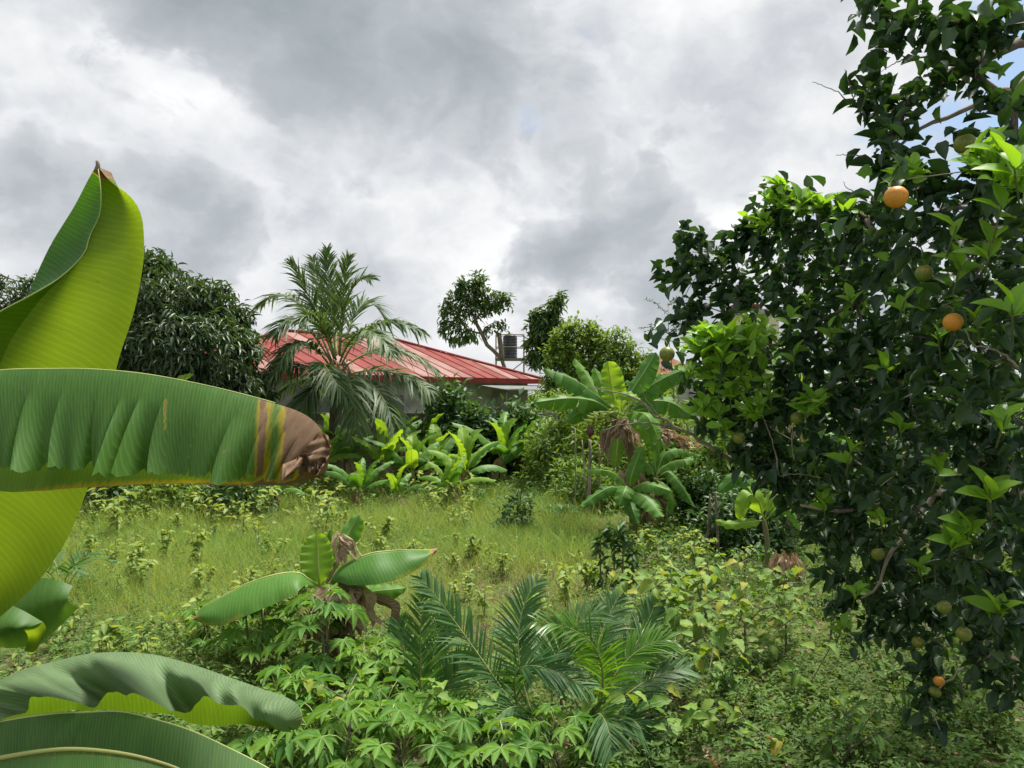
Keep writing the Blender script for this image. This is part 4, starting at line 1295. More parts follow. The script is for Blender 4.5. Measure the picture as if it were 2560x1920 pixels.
def make_fruiting_banana():
    Y = 13.2
    g = np.array((P(640, 394, Y)[0], Y, 0.0)); g[2] = float(gz(g[0], g[1])) - .03
    t = thing('banana_plant', g, 'tall fruiting banana plant with a green bunch in the middle distance', 'banana plant')
    pstem(t, g, P(622, 420, Y), .15, .085, lean=.12)
    pp = lambda L, d: [P(u, v, Y + dd) for (u, v), dd in zip(L, d)]
    z4 = (0, 0, 0, 0)
    dk = lambda T, S: np.where(S > .93, .22, 0.0)
    LV = [([(618, 414), (603, 400), (575, 380), (544, 368)], (0, -.1, -.25, -.4), .30, (.25, -.5, .85), (-.25, -.35), 3, 'banana'),
          ([(617, 416), (597, 402), (570, 398), (536, 402)], (0, -.3, -.5, -.7), .27, (0, -.8, .6), (-.3, -.7), 3, 'banana'),
          ([(616, 417), (597, 408), (583, 410), (566, 422)], (0, -.1, -.2, -.2), .24, (.3, -.8, .5), (-.3, -.3), 2, 'banana'),
          ([(619, 412), (614, 396), (611, 380), (608, 361)], (0, .05, .05, 0), .27, (.1, -1, .1), (.18, .18), 1, 'banana_lime'),
          ([(619, 410), (606, 392), (600, 380), (594, 367)], (.1, .3, .4, .5), .16, (.2, -1, .2), (-.2, -.2), 1, 'banana'),
          ([(622, 412), (631, 392), (644, 372), (656, 352)], (.05, .1, .1, .15), .27, (-.3, -.9, .3), (-.15, -.3), 2, 'banana'),
          ([(624, 413), (645, 390), (672, 374), (701, 365)], (.1, .1, .05, 0), .27, (-.1, -.85, .5), (-.2, -.6), 8, 'banana'),
          ([(624, 414), (645, 402), (670, 402), (694, 416)], (.1, .2, .3, .4), .30, (-.1, -.8, .6), (-.3, -.5), 5, 'banana'),
          ([(622, 416), (636, 412), (648, 417), (659, 440)], (-.1, -.5, -.8, -.9), .30, (-.3, -.6, .7), (-.4, -.4), 4, 'banana'),
          ([(621, 415), (622, 400), (628, 396), (640, 402)], (-.1, -.2, -.3, -.4), .16, (0, -.9, .5), (-.2, -.2), 1, 'banana_lime'),
          ([(620, 414), (600, 395), (585, 372), (574, 358)], (.2, .5, .8, .9), .2, (.3, -.8, .5), (-.2, -.2), 2, 'banana'),
          ([(622, 416), (640, 425), (660, 440), (676, 436)], (.2, .4, .6, .8), .22, (0, -.8, .6), (-.3, -.3), 3, 'banana')]
    for L, d, hw, nr, fo, te, mt in LV:
        banana_leaf(t, pp(L, d), hw * .84, nr, fo, te + 4, dk, mt, .03, pet=.14)
    for a, b_, w, te in (((655, 428), (664, 447), .13, 5), ((664, 431), (674, 448), .14, 6), ((674, 436), (685, 451), .12, 5), ((684, 441), (696, 453), .10, 5)):
        dry_drape(t, P(*a, Y - .5), P(*b_, Y - .6), w, te)
    for a, b_, w in (((624, 420), (605, 430), .10), ((628, 419), (612, 440), .10), ((618, 420), (606, 452), .07), ((606, 436), (612, 470), .08), ((604, 430), (606, 455), .06), ((626, 425), (630, 450), .10), ((620, 425), (622, 460), .09), ((630, 430), (640, 452), .07), ((634, 470), (640, 505), .12), ((626, 470), (624, 500), .10), ((645, 480), (655, 520), .10)):
        dry_drape(t, P(*a, Y - .2), P(*b_, Y - .35), w)
    b = MB()
    for k in range(14):
        a = P(rng.uniform(612, 628), rng.uniform(420, 434), Y - .15); c = a + np.array((rng.uniform(-.5, .1), rng.uniform(-.2, .1), rng.uniform(-.2, .05)))
        b.tube(spline([a, (a + c) / 2 + np.array((0, 0, -.05)), c], 5), [.02, .018, .015, .012, .008], 4)
    b.build('dry_sheath', M['dry'], t)
    banana_leaf(t, [P(618, 438, Y - .4), P(617, 450, Y - .42), P(615, 467, Y - .42)], .14, (0, -1, .1), (-.2, -.2), 0, mat='banana_lime', label='hanging yellow leaf below the crown', base=.2)
    # bunch: stalk, hands of green fingers, purple bud
    sk = spline([P(616, 418, Y - .1), P(603, 412, Y - .35), P(595, 416, Y - .45), P(592, 428, Y - .5)], 12)
    b = MB(); b.tube(sk, .022, 6); bunch = b.build('fruit_stalk', M['stem_green'], t)
    b = MB(); c = spline([(0, 0, 0), (.35, 0, -.06), (.75, 0, .08), (1, 0, .28)], 8); b.tube(c, np.array((.05, .11, .13, .14, .14, .13, .09, .03)), 6, var=0.0)
    fme = b.mesh('banana_finger', M['banana_lime'])
    for k in range(5):
        cc = sk[4 + k] if 4 + k < 12 else sk[-1]
        for j in range(8):
            a = j / 8 * 6.28 + k * .4
            D = np.array((math.cos(a), math.sin(a), -.1)); put('banana_finger', fme, frame(cc + np.array((0, 0, -.02 * k)), D, (0, 0, 1), .19), bunch)
    b = MB(); c = np.stack([np.full(9, P(590, 430, Y - .5)[0]), np.full(9, Y - .5), np.linspace(P(590, 427, Y - .5)[2], P(590, 438, Y - .5)[2], 9)], 1)
    b.tube(c, np.array((.02, .045, .06, .065, .062, .055, .042, .025, .006)), 9); b.build('flower_bud', solid_mat('banana_bud', (.07, .022, .03), (.11, .04, .05), 6, .5), bunch)


def make_suckers():
    Y = 12.4
    pp = lambda L, d: [P(u, v, Y + dd) for (u, v), dd in zip(L, d)]
    g = np.array((P(632, 394, Y)[0], Y, 0.0)); g[2] = float(gz(g[0], g[1])) - .03
    t = thing('banana_plant', g, 'young banana sucker with broad leaves at the foot of the fruiting banana', 'banana plant')
    pstem(t, g, P(630, 490, Y), .08, .05)
    for L, d, hw, nr, mt in (([(630, 490), (631, 478), (636, 462), (642, 447)], (0, -.1, -.1, -.1), .20, (-.3, -1, .2), 'banana'),
                             ([(631, 489), (642, 484), (656, 486), (671, 491)], (0, -.2, -.35, -.5), .17, (0, -.75, .65), 'banana'),
                             ([(629, 490), (627, 486), (624, 492), (619, 506)], (0, -.3, -.5, -.6), .20, (0, -.75, .65), 'banana'),
                             ([(629, 491), (612, 487), (597, 494), (580, 506)], (0, -.2, -.3, -.4), .16, (0, -.6, .8), 'banana'),
                             ([(632, 491), (640, 494), (652, 503), (663, 517)], (0, -.3, -.5, -.7), .22, (0, -.75, .65), 'banana'),
                             ([(630, 494), (630, 500), (633, 510), (638, 524)], (0, -.3, -.5, -.6), .18, (-.2, -.9, .4), 'banana'),
                             ([(628, 488), (615, 474), (602, 470), (586, 471)], (.1, .1, .1, .1), .12, (0, -.6, .8), 'banana')):
        banana_leaf(t, pp(L, d), hw * .8, nr, (-.15, -.3), 3, None, mt, .025, pet=.1)
    g = np.array((P(662, 394, Y + .5)[0], Y + .5, 0.0)); g[2] = float(gz(g[0], g[1])) - .03
    t = thing('banana_plant', g, 'banana sucker with pale drooping leaves right of the fruiting banana', 'banana plant')
    pstem(t, g, P(656, 478, Y + .4), .09, .05)
    for L, d, hw, nr, mt in (([(656, 478), (662, 468), (676, 461), (698, 458)], (.4, .4, .4, .4), .17, (0, -.6, .8), 'banana'), ([(656, 477), (664, 455), (680, 449), (700, 455)], (.5, .6, .7, .8), .17, (0, -.6, .8), 'banana'),
                             ([(657, 478), (668, 472), (680, 484), (693, 505)], (.4, .3, .1, 0), .15, (0, -.8, .6), 'banana'), ([(655, 478), (650, 466), (640, 458), (632, 462)], (.5, .6, .7, .8), .15, (0, -.6, .8), 'banana'),
                             ([(657, 476), (655, 463), (654, 450), (650, 440)], (.5, .6, .6, .6), .14, (0, -1, .2), 'banana'), ([(656, 480), (665, 486), (672, 500), (671, 515)], (.3, .1, 0, 0), .12, (0, -.8, .6), 'banana')):
        banana_leaf(t, pp(L, d), hw * .8, nr, (-.2, -.4), 5, None, mt, .025, pet=.1)
    for a, b_ in (((650, 500), (652, 528)), ((658, 498), (664, 525)), ((655, 490), (646, 520))):
        dry_drape(t, P(*a, Y + .3), P(*b_, Y + .2), .1)


make_fruiting_banana()
make_suckers()


def random_banana(label, u, Y, hs, Ll, n, lime=.25, seed=0, hw=.145, dead=2, tilt=0.0, group=None):
    """a banana plant of stem height hs and leaf length Ll standing where the picture shows column u at depth Y"""
    r = np.random.default_rng(seed)
    X = (u - 512) / F * Y
    g = np.array((X, Y, float(gz(X, Y)) - .03))
    t = thing('banana_plant', g, label, 'banana plant', group)
    top = g + np.array((tilt, 0, hs))
    pstem(t, g, top, .045 + .05 * Ll, .03 + .02 * Ll)
    for k in range(n):
        a = k * 2.4 + r.uniform(-.4, .4)
        el = np.interp(k / max(1, n - 1), [0, 1], [.25, 1.35]) + r.uniform(-.12, .12)
        L = Ll * r.uniform(.8, 1.25) * (1 if el < 1.1 else .85)
        hx = np.array((math.cos(a), math.sin(a), 0))
        p1 = top + hx * L * .35 * math.cos(el) + np.array((0, 0, L * .35 * math.sin(el) + .08))
        p2 = top + hx * L * .72 * math.cos(el) + np.array((0, 0, L * .65 * math.sin(el) + .06))
        p3 = top + hx * L * 1.05 * math.cos(el * .9) + np.array((0, 0, L * .95 * math.sin(el) - L * .10 * math.cos(el)))
        nr = -hx * math.sin(el) + np.array((0, 0, math.cos(el))) + np.array((0, -.35, .1))
        lim = r.random() < lime or el > 1.15
        banana_leaf(t, [top - (0, 0, .05), p1, p2, p3], hw * Ll * r.uniform(.85, 1.1), nr, (-.12, -.12) if el < 1.1 else (.35, .35), int(r.integers(0, 4)), None, 'banana_lime' if lim else 'banana', .02, 22, pet=.16)
    for k in range(dead):
        a = r.uniform(0, 6.28); p = top + np.array((math.cos(a) * .1, math.sin(a) * .1 - .05, -.05))
        dry_drape(t, p, p + np.array((math.cos(a) * .15, math.sin(a) * .15 - .05, -hs * .8)), .08)
    return t


BANANAS = [
    ('banana plant in the row by the wall, half hidden by the withered leaf tip', 322, 17.6, .75, .95, 8, .35),
    ('bright young banana plant below the coconut palm trunk', 345, 18.2, .80, 1.0, 9, .5),
    ('low banana sucker with drooping leaves in front of the coconut palm', 360, 15.8, .45, .85, 8, .2),
    ('banana plant with a tall pale upright leaf right of the coconut palm', 384, 17.6, .78, 1.1, 8, .6),
    ('banana plant with spreading leaves below the wall shrub', 412, 17.4, .65, 1.1, 8, .3),
    ('banana plant with long flat leaves at the centre of the wall row', 436, 18.2, .70, 1.15, 7, .25),
    ('banana plant with a pale upright leaf in front of the bare wall patch', 464, 16.8, .62, 1.15, 9, .4),
    ('banana plant with bright upright leaves right of the bare wall patch', 502, 19.0, .85, 1.35, 9, .3),
    ('banana plant with broad dark leaves behind the dry-leaved banana', 520, 19.6, .8, 1.3, 7, .1),
    ('tall lime banana plant close to the coconut palm foot, behind its neighbours', 330, 19.6, 1.0, 1.2, 8, .6),
    ('banana plant in the back row under the left end of the wall shrub', 400, 19.8, .95, 1.2, 8, .5),
    ('banana plant in the back row under the right end of the wall shrub', 428, 20.0, .85, 1.2, 7, .4),
    ('young banana plant with glossy leaves in front of the wall row, left of centre', 450, 15.6, .42, .85, 7, .4),
    ('small dark banana sucker behind the weeds left of the field', 276, 15.4, .38, .75, 6, .1),
    ('banana plant rising behind the broad hanging leaf at the left', 168, 15.5, 2.0, 1.15, 5, .3),
    ('small banana plant hidden in the cassava patch at the left', 118, 16.5, .55, .9, 5, .2),
    ('banana sucker behind the grassy rise in front of the wall row', 398, 15.6, .35, .7, 6, .3),
    ('banana plant behind the left part of the orange tree', 792, 12.5, 1.9, 1.5, 8, .5),
    ('banana plant seen through the middle of the orange tree', 890, 12.0, 1.3, 1.4, 8, .4),
]


def make_bananas():
    for i, (lab, u, Y, hs, L, n, li) in enumerate(BANANAS):
        random_banana(lab, u, Y, hs, L, n, li, 100 + i)
    # the one with a browned leaf, its trunk bare
    Y = 19.5
    g = np.array((P(537, 394, Y)[0], Y, 0.0)); g[2] = float(gz(g[0], g[1])) - .03
    t = thing('banana_plant', g, 'banana plant with a browned drooping leaf and ragged bare stem', 'banana plant')
    top = P(538, 452, Y)
    pstem(t, g, top, .13, .08)
    pp = lambda L, d: [P(u, v, Y + dd) for (u, v), dd in zip(L, d)]
    for L, d, hw, nr, mt, dr in (([(538, 452), (530, 441), (518, 443), (505, 451)], (0, -.2, -.4, -.5), .26, (0, -.7, .7), 'banana', None), ([(538, 452), (534, 436), (526, 430), (515, 428)], (0, .1, .2, .2), .24, (.2, -.8, .5), 'banana', None),
                                 ([(538, 452), (545, 444), (555, 446), (570, 452)], (0, -.1, -.2, -.3), .20, (0, -.7, .7), 'banana', lambda T, S: np.interp(T, [0, .3, .5, 1], [0, .1, .8, 1]) * np.where(S > .25, 1, .6)),
                                 ([(538, 452), (545, 440), (556, 440), (570, 446)], (.1, .2, .3, .4), .2, (0, -.7, .7), 'banana', None), ([(538, 451), (526, 446), (512, 452), (502, 464)], (-.1, -.4, -.6, -.6), .2, (0, -.7, .7), 'banana', None)):
        banana_leaf(t, pp(L, d), hw, nr, (-.25, -.35), 2, dr, mt, .02, pet=.1)
    for k in range(6):
        a = P(rng.uniform(533, 542), 455, Y - .12); dry_drape(t, a, a + np.array((rng.uniform(-.2, .2), -.05, -rng.uniform(.35, .7))), .09)
    # sapling with one big lime leaf and the cut brown stump under the orange tree
    Y = 9.8
    g = np.array((P(765, 394, Y)[0], Y, 0.0)); g[2] = float(gz(g[0], g[1])) - .03
    t = thing('banana_plant', g, 'young banana with lime leaves under the left edge of the orange tree', 'banana plant')
    pstem(t, g, P(764, 520, Y), .04, .028, 'stem_green')
    pp = lambda L, d: [P(u, v, Y + dd) for (u, v), dd in zip(L, d)]
    for L, d, hw, mt in (([(764, 520), (758, 500), (748, 496), (739, 520)], (0, -.1, -.2, -.2), .13, 'banana_lime'), ([(764, 520), (757, 496), (740, 476), (718, 492)], (0, .1, .2, .2), .12, 'banana'), ([(765, 518), (772, 500), (786, 490), (802, 498)], (0, 0, 0, 0), .10, 'banana_lime'), ([(764, 520), (748, 522), (730, 524), (715, 520)], (0, -.2, -.3, -.4), .07, 'banana_lime'), ([(766, 520), (778, 508), (792, 512), (800, 530)], (0, -.1, -.1, -.1), .08, 'banana')):
        banana_leaf(t, pp(L, d), hw, (0, -.8, .6), (-.15, -.2), 1, None, mt, .02, pet=.12)
    Y = 9.3
    g = np.array((P(785, 394, Y)[0], Y, 0.0)); g[2] = float(gz(g[0], g[1])) - .03
    t = thing('banana_stump', g, 'cut brown banana stump beneath the orange tree', 'stump')
    b = MB()
    b.tube(spline([g, g + (0, 0, .2), g + (.02, 0, .40)], 9), np.array((.14, .13, .125, .12, .118, .115, .112, .11, .105)), 12); b.build('core', M['dry'], t)
    for k in range(9):
        a = k * .7; c = g + np.array((math.cos(a) * .12, math.sin(a) * .12, .48)); dry_drape(t, c, c + np.array((math.cos(a) * .06, math.sin(a) * .06, -.44)), .05)


make_bananas()


# ------------------------------------------------------------------ orange tree
M['orange'] = solid_mat('orange_peel', (.55, .21, .02), (.62, .26, .03), 5, .45, bump=.25, bdist=.002, spec=.4, third=(.46, .25, .03), third_scale=3, spots=((.10, .06, .02), 7.0))
M['orange_green'] = solid_mat('green_orange_peel', (.10, .15, .02), (.17, .20, .03), 5, .45, bump=.25, bdist=.002, spec=.4, third=(.30, .21, .03), third_scale=1.6, spots=((.09, .07, .02), 6.0))
M['orange_dull'] = solid_mat('fallen_orange_peel', (.48, .17, .04), (.55, .24, .07), 9, .65, bump=.25, bdist=.002, third=(.33, .18, .09), third_scale=14)
M['petiole'] = solid_mat('citrus_twig', (.07, .11, .03), (.12, .13, .05), 6, .6)


def orange_mesh(mat, squash=.95):
    q = np.linspace(0, math.pi, 13); a = np.linspace(0, 2 * math.pi, 21)
    rr = np.sin(q)[:, None] * np.ones_like(a); zz = np.cos(q)[:, None] * np.ones_like(a) * squash
    zz = zz - .10 * np.exp(-(q / .25) ** 2)[:, None]                     # dimple at the stalk
    Pg = np.stack([rr * np.cos(a), rr * np.sin(a), zz], -1)
    b = MB(); b.grid(Pg, np.zeros_like(Pg)); b.tube([(0, 0, squash * .86), (0, 0, squash * .93)], .11, 6, 1)
    return b.mesh('orange', [mat, M['petiole']])


CLUMPS = [
    (880, 10, 3.2, 18), (905, 25, 3.1, 20), (930, 20, 3.0, 22), (955, 30, 3.0, 22), (985, 20, 2.9, 24), (1012, 12, 2.8, 24), (940, 46, 3, 12), (898, 42, 3.1, 9), (968, 46, 3.0, 9), (1002, 38, 2.9, 12), (870, 4, 3.3, 8),
    (866, 84, 3.3, 10), (870, 103, 3.3, 13), (885, 112, 3.3, 14), (905, 100, 3.2, 11), (928, 92, 3.2, 12), (962, 74, 3.1, 11), (890, 136, 3.2, 13), (902, 154, 3.1, 15), (888, 162, 3.2, 8), (985, 96, 3.0, 5), (1012, 104, 3, 6),
    (1014, 146, 2.9, 7), (988, 158, 2.8, 10), (1015, 172, 2.6, 17), (925, 180, 3, 13), (955, 186, 2.9, 15), (990, 195, 2.8, 28), (1020, 210, 2.6, 26),
    (905, 196, 3.1, 16), (882, 207, 3.2, 14), (905, 225, 3, 22), (940, 225, 2.9, 26), (975, 240, 2.9, 28), (1010, 255, 2.7, 28),
    (781, 196, 3.9, 11), (775, 212, 4, 15), (760, 222, 4.0, 9), (800, 208, 3.8, 11), (822, 214, 3.8, 12), (845, 216, 3.6, 12), (866, 222, 3.5, 13),
    (745, 232, 4.1, 7), (740, 246, 4.1, 9), (765, 240, 4, 16), (790, 236, 3.9, 18), (820, 238, 3.8, 20), (850, 242, 3.6, 20), (880, 246, 3.4, 20),
    (693, 237, 4.3, 4), (697, 249, 4.3, 7), (715, 259, 4.3, 9), (731, 262, 4.2, 9), (672, 274, 4.4, 6), (690, 275, 4.3, 10), (712, 281, 4.3, 11), (735, 285, 4.2, 11), (685, 295, 4.3, 9), (706, 305, 4.3, 11), (728, 310, 4.2, 13), (690, 322, 4.3, 9), (702, 337, 4.2, 11),
    (760, 265, 4.1, 16), (790, 270, 4, 20), (820, 270, 3.9, 22), (850, 275, 3.7, 24), (880, 280, 3.5, 26), (915, 285, 3.2, 28), (950, 290, 3, 28), (990, 300, 2.8, 32), (1020, 310, 2.6, 28),
    (752, 300, 4.1, 17), (780, 305, 4, 20), (810, 310, 3.9, 22), (845, 315, 3.7, 26), (880, 320, 3.5, 28), (920, 330, 3.2, 30), (960, 340, 3, 30), (1000, 350, 2.8, 32),
    (715, 347, 3.9, 14), (738, 345, 3.9, 14), (725, 372, 4.1, 16), (755, 350, 4.1, 22), (790, 350, 4, 28), (830, 355, 3.8, 30), (870, 365, 3.6, 32), (915, 375, 3.3, 34), (960, 385, 3.1, 34), (1005, 395, 2.8, 36),
    (722, 405, 4.3, 14), (745, 400, 4.2, 22), (780, 400, 4.1, 30), (825, 405, 3.9, 32), (870, 415, 3.7, 34), (920, 425, 3.4, 36), (970, 435, 3.1, 36), (1015, 445, 2.9, 34),
    (744, 440, 4.3, 18), (775, 445, 4.2, 28), (820, 450, 4, 32), (865, 460, 3.8, 34), (915, 475, 3.5, 36), (965, 485, 3.2, 36), (1010, 495, 3, 34),
    (762, 472, 4.3, 18), (800, 483, 4.2, 22), (840, 495, 4.1, 28), (880, 510, 4, 30), (925, 525, 3.7, 32), (975, 535, 3.4, 34), (1015, 545, 3.1, 30),
    (848, 533, 4.4, 22), (880, 555, 4.3, 28), (920, 570, 4.1, 30), (965, 585, 3.8, 32), (1010, 595, 3.4, 30),
    (834, 570, 4.5, 14), (852, 585, 4.5, 20), (885, 600, 4.4, 26), (925, 612, 4.2, 26), (970, 622, 3.9, 24), (1010, 632, 3.6, 26),
    (842, 612, 4.5, 11), (870, 628, 4.4, 15), (900, 642, 4.4, 10), (935, 648, 4.2, 13), (985, 648, 3.9, 14), (1015, 662, 3.7, 12),
    (930, 670, 4.2, 4), (938, 690, 4.1, 3), (926, 704, 4.1, 3), (938, 724, 4.1, 3), (990, 672, 3.9, 6), (1010, 684, 3.8, 5),
    (705, 372, 4.2, 14), (700, 392, 4.3, 10), (712, 425, 4.35, 10), (735, 425, 4.3, 20), (760, 420, 4.2, 26), (752, 458, 4.35, 18), (785, 468, 4.25, 24), (815, 515, 4.4, 14), (790, 500, 4.4, 12), (720, 392, 4.25, 18), (830, 545, 4.5, 14)]

NEW = [(690, 372, 3.9, 6, .08), (712, 378, 3.9, 7, .085), (730, 392, 3.9, 6, .08), (742, 372, 3.85, 5, .08), (700, 338, 3.9, 6, .08), (748, 336, 3.8, 5, .08), (725, 428, 4.0, 5, .075), (790, 322, 3.75, 4, .08), (850, 300, 3.4, 4, .07), (770, 395, 3.85, 5, .08), (905, 300, 2.95, 4, .08), (960, 268, 2.7, 5, .085), (850, 455, 3.5, 5, .08), (900, 430, 3.2, 5, .08), (940, 470, 3.1, 5, .085), (880, 520, 3.7, 5, .08), (1005, 420, 2.6, 5, .09), (920, 570, 3.7, 4, .08), (781, 186, 3.8, 9, .085), (768, 200, 3.85, 6, .08), (800, 203, 3.7, 7, .085), (822, 209, 3.65, 8, .09), (846, 213, 3.5, 6, .085), (915, 176, 2.9, 4, .085), (1000, 150, 2.5, 7, .09), (1015, 172, 2.4, 7, .10), (985, 165, 2.6, 5, .09),
       (955, 231, 2.7, 3, .085), (990, 246, 2.6, 7, .09), (1012, 310, 2.4, 6, .10), (976, 322, 2.7, 8, .05), (938, 335, 2.9, 7, .045), (700, 350, 3.8, 7, .09), (715, 342, 3.8, 9, .09), (730, 338, 3.8, 8, .09), (740, 350, 3.8, 7, .085), (722, 356, 3.75, 7, .09), (708, 336, 3.85, 6, .085),
       (808, 300, 3.7, 8, .045), (722, 262, 4.1, 6, .04), (704, 406, 4.0, 9, .09), (718, 415, 3.95, 6, .085), (752, 410, 3.9, 6, .08), (811, 402, 3.7, 7, .085), (806, 415, 3.7, 4, .08), (884, 368, 3.3, 6, .09), (795, 355, 3.75, 3, .09), (824, 503, 3.9, 6, .08), (990, 494, 2.9, 8, .10), (955, 540, 3.1, 9, .09),
       (968, 532, 3.1, 5, .09), (856, 594, 4.1, 6, .085), (997, 614, 3.3, 6, .11), (842, 628, 4.3, 6, .06), (762, 372, 3.9, 4, .08), (830, 330, 3.6, 3, .08), (868, 90, 3.2, 4, .04), (1000, 212, 2.5, 4, .08)]


FRUIT = ((896, 197, 2.52, 23, 1), (667, 354, 3.7, 15.5, 0), (965, 144, 2.8, 21, 0), (953, 322, 2.75, 19, 1), (924, 273, 2.9, 17, 0), (944, 607, 3.5, 14, 0), (964, 634, 3.5, 15, 0), (939, 681, 4.0, 10.5, 1), (935, 692, 4.05, 12, 0), (918, 642, 4.1, 12, 0), (878, 554, 3.9, 13, 0), (797, 418, 3.8, 13, 0), (739, 438, 4.0, 12, 0))


def make_orange_tree():
    g = np.array((3.75, 6.3, 0.0)); g[2] = float(gz(g[0], g[1])) - .05
    t = thing('orange_tree', g, 'dark orange tree with ripe and green fruit filling the right side', 'orange tree')
    tg = np.vstack([clump_targets([c for c in CLUMPS if c[1] >= 170], 400, .15), clump_targets([c for c in CLUMPS if c[1] < 170], 150, .25)])
    front = len(tg)
    back = clump_targets([(u + 8, v, Y + .9, r * .85) for (u, v, Y, r) in CLUMPS if r > 13 and (v > 205)], 340, .1)
    d_ = rnd_dirs(480) * (rng.uniform(.35, 1, 480) ** .4)[:, None]
    far_side = np.array((4.7, 6.7, 2.45)) + d_ * np.array((2.2, 2.0, 1.25))
    near_fruit = np.array([P(u, v, Y) + np.array((dx, dy, d / 2 / F * Y + .035)) for (u, v, Y, d, ri) in FRUIT for dx, dy in ((.01, .09),)])
    allt = np.vstack([tg, back, far_side, near_fruit])
    trunk = [g, g + (-.05, -.1, .5), g + (-.15, -.35, 1.0), P(985, 500, 5.4), P(985, 450, 4.9), P(1000, 390, 4.5), P(1030, 300, 4.1), P(1055, 200, 3.7), P(1062, 110, 3.4), P(1056, 40, 3.2)]
    nodes, par = skeleton(trunk, allt, jit=.10, step=.22, pull=.3)
    b = MB(); branch_mesh(b, nodes, par, .0021, .10, 6, .48); b.build('trunk', M['bark'], t)
    for pts, r0, r1 in (([(1060, 60, 3.3), (1024, 80, 3.25), (985, 98, 3.2), (945, 118, 3.2), (910, 134, 3.2), (893, 160, 3.2)], .018, .006), ([(1050, 490, 4.2), (985, 492, 4.1), (930, 493, 4.0), (885, 504, 4.0), (850, 512, 4.05), (800, 505, 4.1)], .03, .007), ([(960, 470, 4.2), (900, 540, 4.0), (880, 580, 4.0), (862, 598, 4.05)], .02, .006),
                        ([(735, 462, 4.4), (714, 449, 4.35), (695, 437, 4.3), (677, 427, 4.25), (655, 414, 4.2), (630, 395, 4.15), (612, 391, 4.1), (594, 388, 4.1)], .014, .0025), ([(677, 427, 4.25), (655, 424, 4.2), (630, 423, 4.15), (602, 430, 4.1)], .006, .002), ([(660, 417, 4.2), (648, 402, 4.2), (640, 385, 4.2)], .004, .0015), ([(690, 434, 4.3), (680, 410, 4.25), (676, 382, 4.25)], .004, .0015), ([(645, 405, 4.2), (628, 402, 4.15), (610, 404, 4.15)], .003, .0012),
                        ([(851, 106, 3.3), (838, 92, 3.3), (824, 86, 3.3), (812, 82, 3.3)], .003, .0012), ([(853, 100, 3.3), (850, 86, 3.3), (845, 69, 3.3)], .003, .0012), ([(868, 157, 3.2), (852, 155, 3.2), (836, 155, 3.2)], .003, .0012), ([(860, 195, 3.3), (850, 190, 3.3), (843, 182, 3.3)], .003, .001), ([(930, 56, 3.1), (905, 58, 3.1), (885, 50, 3.1), (868, 46, 3.1)], .004, .0012), ([(905, 58, 3.1), (890, 66, 3.1), (880, 72, 3.1)], .003, .001),
                        ([(778, 470, 4.0), (772, 440, 3.95), (762, 415, 3.9)], .004, .0015), ([(795, 462, 3.95), (792, 440, 3.9), (795, 415, 3.9)], .004, .0015), ([(820, 478, 3.9), (800, 474, 3.85), (780, 476, 3.85)], .004, .0015), ([(905, 462, 3.4), (893, 476, 3.4), (880, 486, 3.4)], .004, .0015), ([(1005, 640, 3.7), (985, 660, 3.9), (960, 672, 4.0), (938, 690, 4.05), (930, 705, 4.05), (940, 730, 4.0)], .010, .003),
                        ([(1024, 372, 2.7), (1000, 352, 2.7), (975, 345, 2.7), (965, 330, 2.7)], .005, .002), ([(968, 348, 2.7), (958, 340, 2.7), (950, 352, 2.7)], .003, .001), ([(862, 455, 3.5), (850, 440, 3.5), (842, 428, 3.5)], .003, .001)):
        c = spline([P(*q) for q in pts], 16)
        c[1:-1] += rng.normal(0, min(.006, r0 * .6), (14, 3))
        b = MB(); b.tube(c, np.linspace(r0, r1, 16), 6); b.build('bare_branch', M['bark_pale'], t)
    # leaves
    per = 9
    cen = np.array((3.4, 5.4, 2.4))
    T2 = np.repeat(allt, per, 0); n = len(T2)
    C = T2 + rng.normal(0, .038, (n, 3))
    out = unit(C - cen)
    D = unit(out * .35 + rnd_dirs(n) * .9 + np.array((0, 0, -.15)))
    N = unit(rnd_dirs(n) * .8 + np.array((0, -.25, .9)))
    L = .079 * rng.uniform(.55, 1.4, n); W = L * rng.uniform(.44, .64, n)
    va = (np.repeat(rng.uniform(0, 1, len(allt)), per) * .5 + rng.uniform(0, .5, n)) ** 1.8
    dist = C[:, 1]
    inview = (np.abs(C[:, 0]) < .66 * C[:, 1])
    order = np.argsort(np.where(inview, L / dist, 0))[::-1]
    near = order[:110]
    rest = np.setdiff1d(np.arange(n), near)
    b = MB(); b.leaves(T_CITRUS, C[rest], D[rest], N[rest], L[rest], W[rest], va[rest])
    b.build('foliage', M['citrus'], t, kind='stuff')

    def unit_leaf(mat, w, tm=T_CITRUS, var=.5):
        b = MB(); b.leaves(tm, np.zeros((1, 3)), np.array([(1.0, 0, 0)]), np.array([(0, 0, 1.0)]), 1.0, w, var)
        return b.mesh('leaf', mat)
    T_FLAT = template([(.12, .26), (.4, .5), (.7, .4), (.9, .17)], .25, .25)
    dark = [unit_leaf(M['citrus'], .5), unit_leaf(M['citrus'], .56), unit_leaf(M['citrus'], .5, T_FLAT)]
    new = [unit_leaf(M['citrus_new'], .54, T_FLAT), unit_leaf(M['citrus_new'], .62, T_FLAT), unit_leaf(M['citrus_new'], .58, T_FLAT)]
    for k, i in enumerate(near):
        put('leaf', dark[k % 3], frame(C[i], D[i], N[i], L[i]), t)
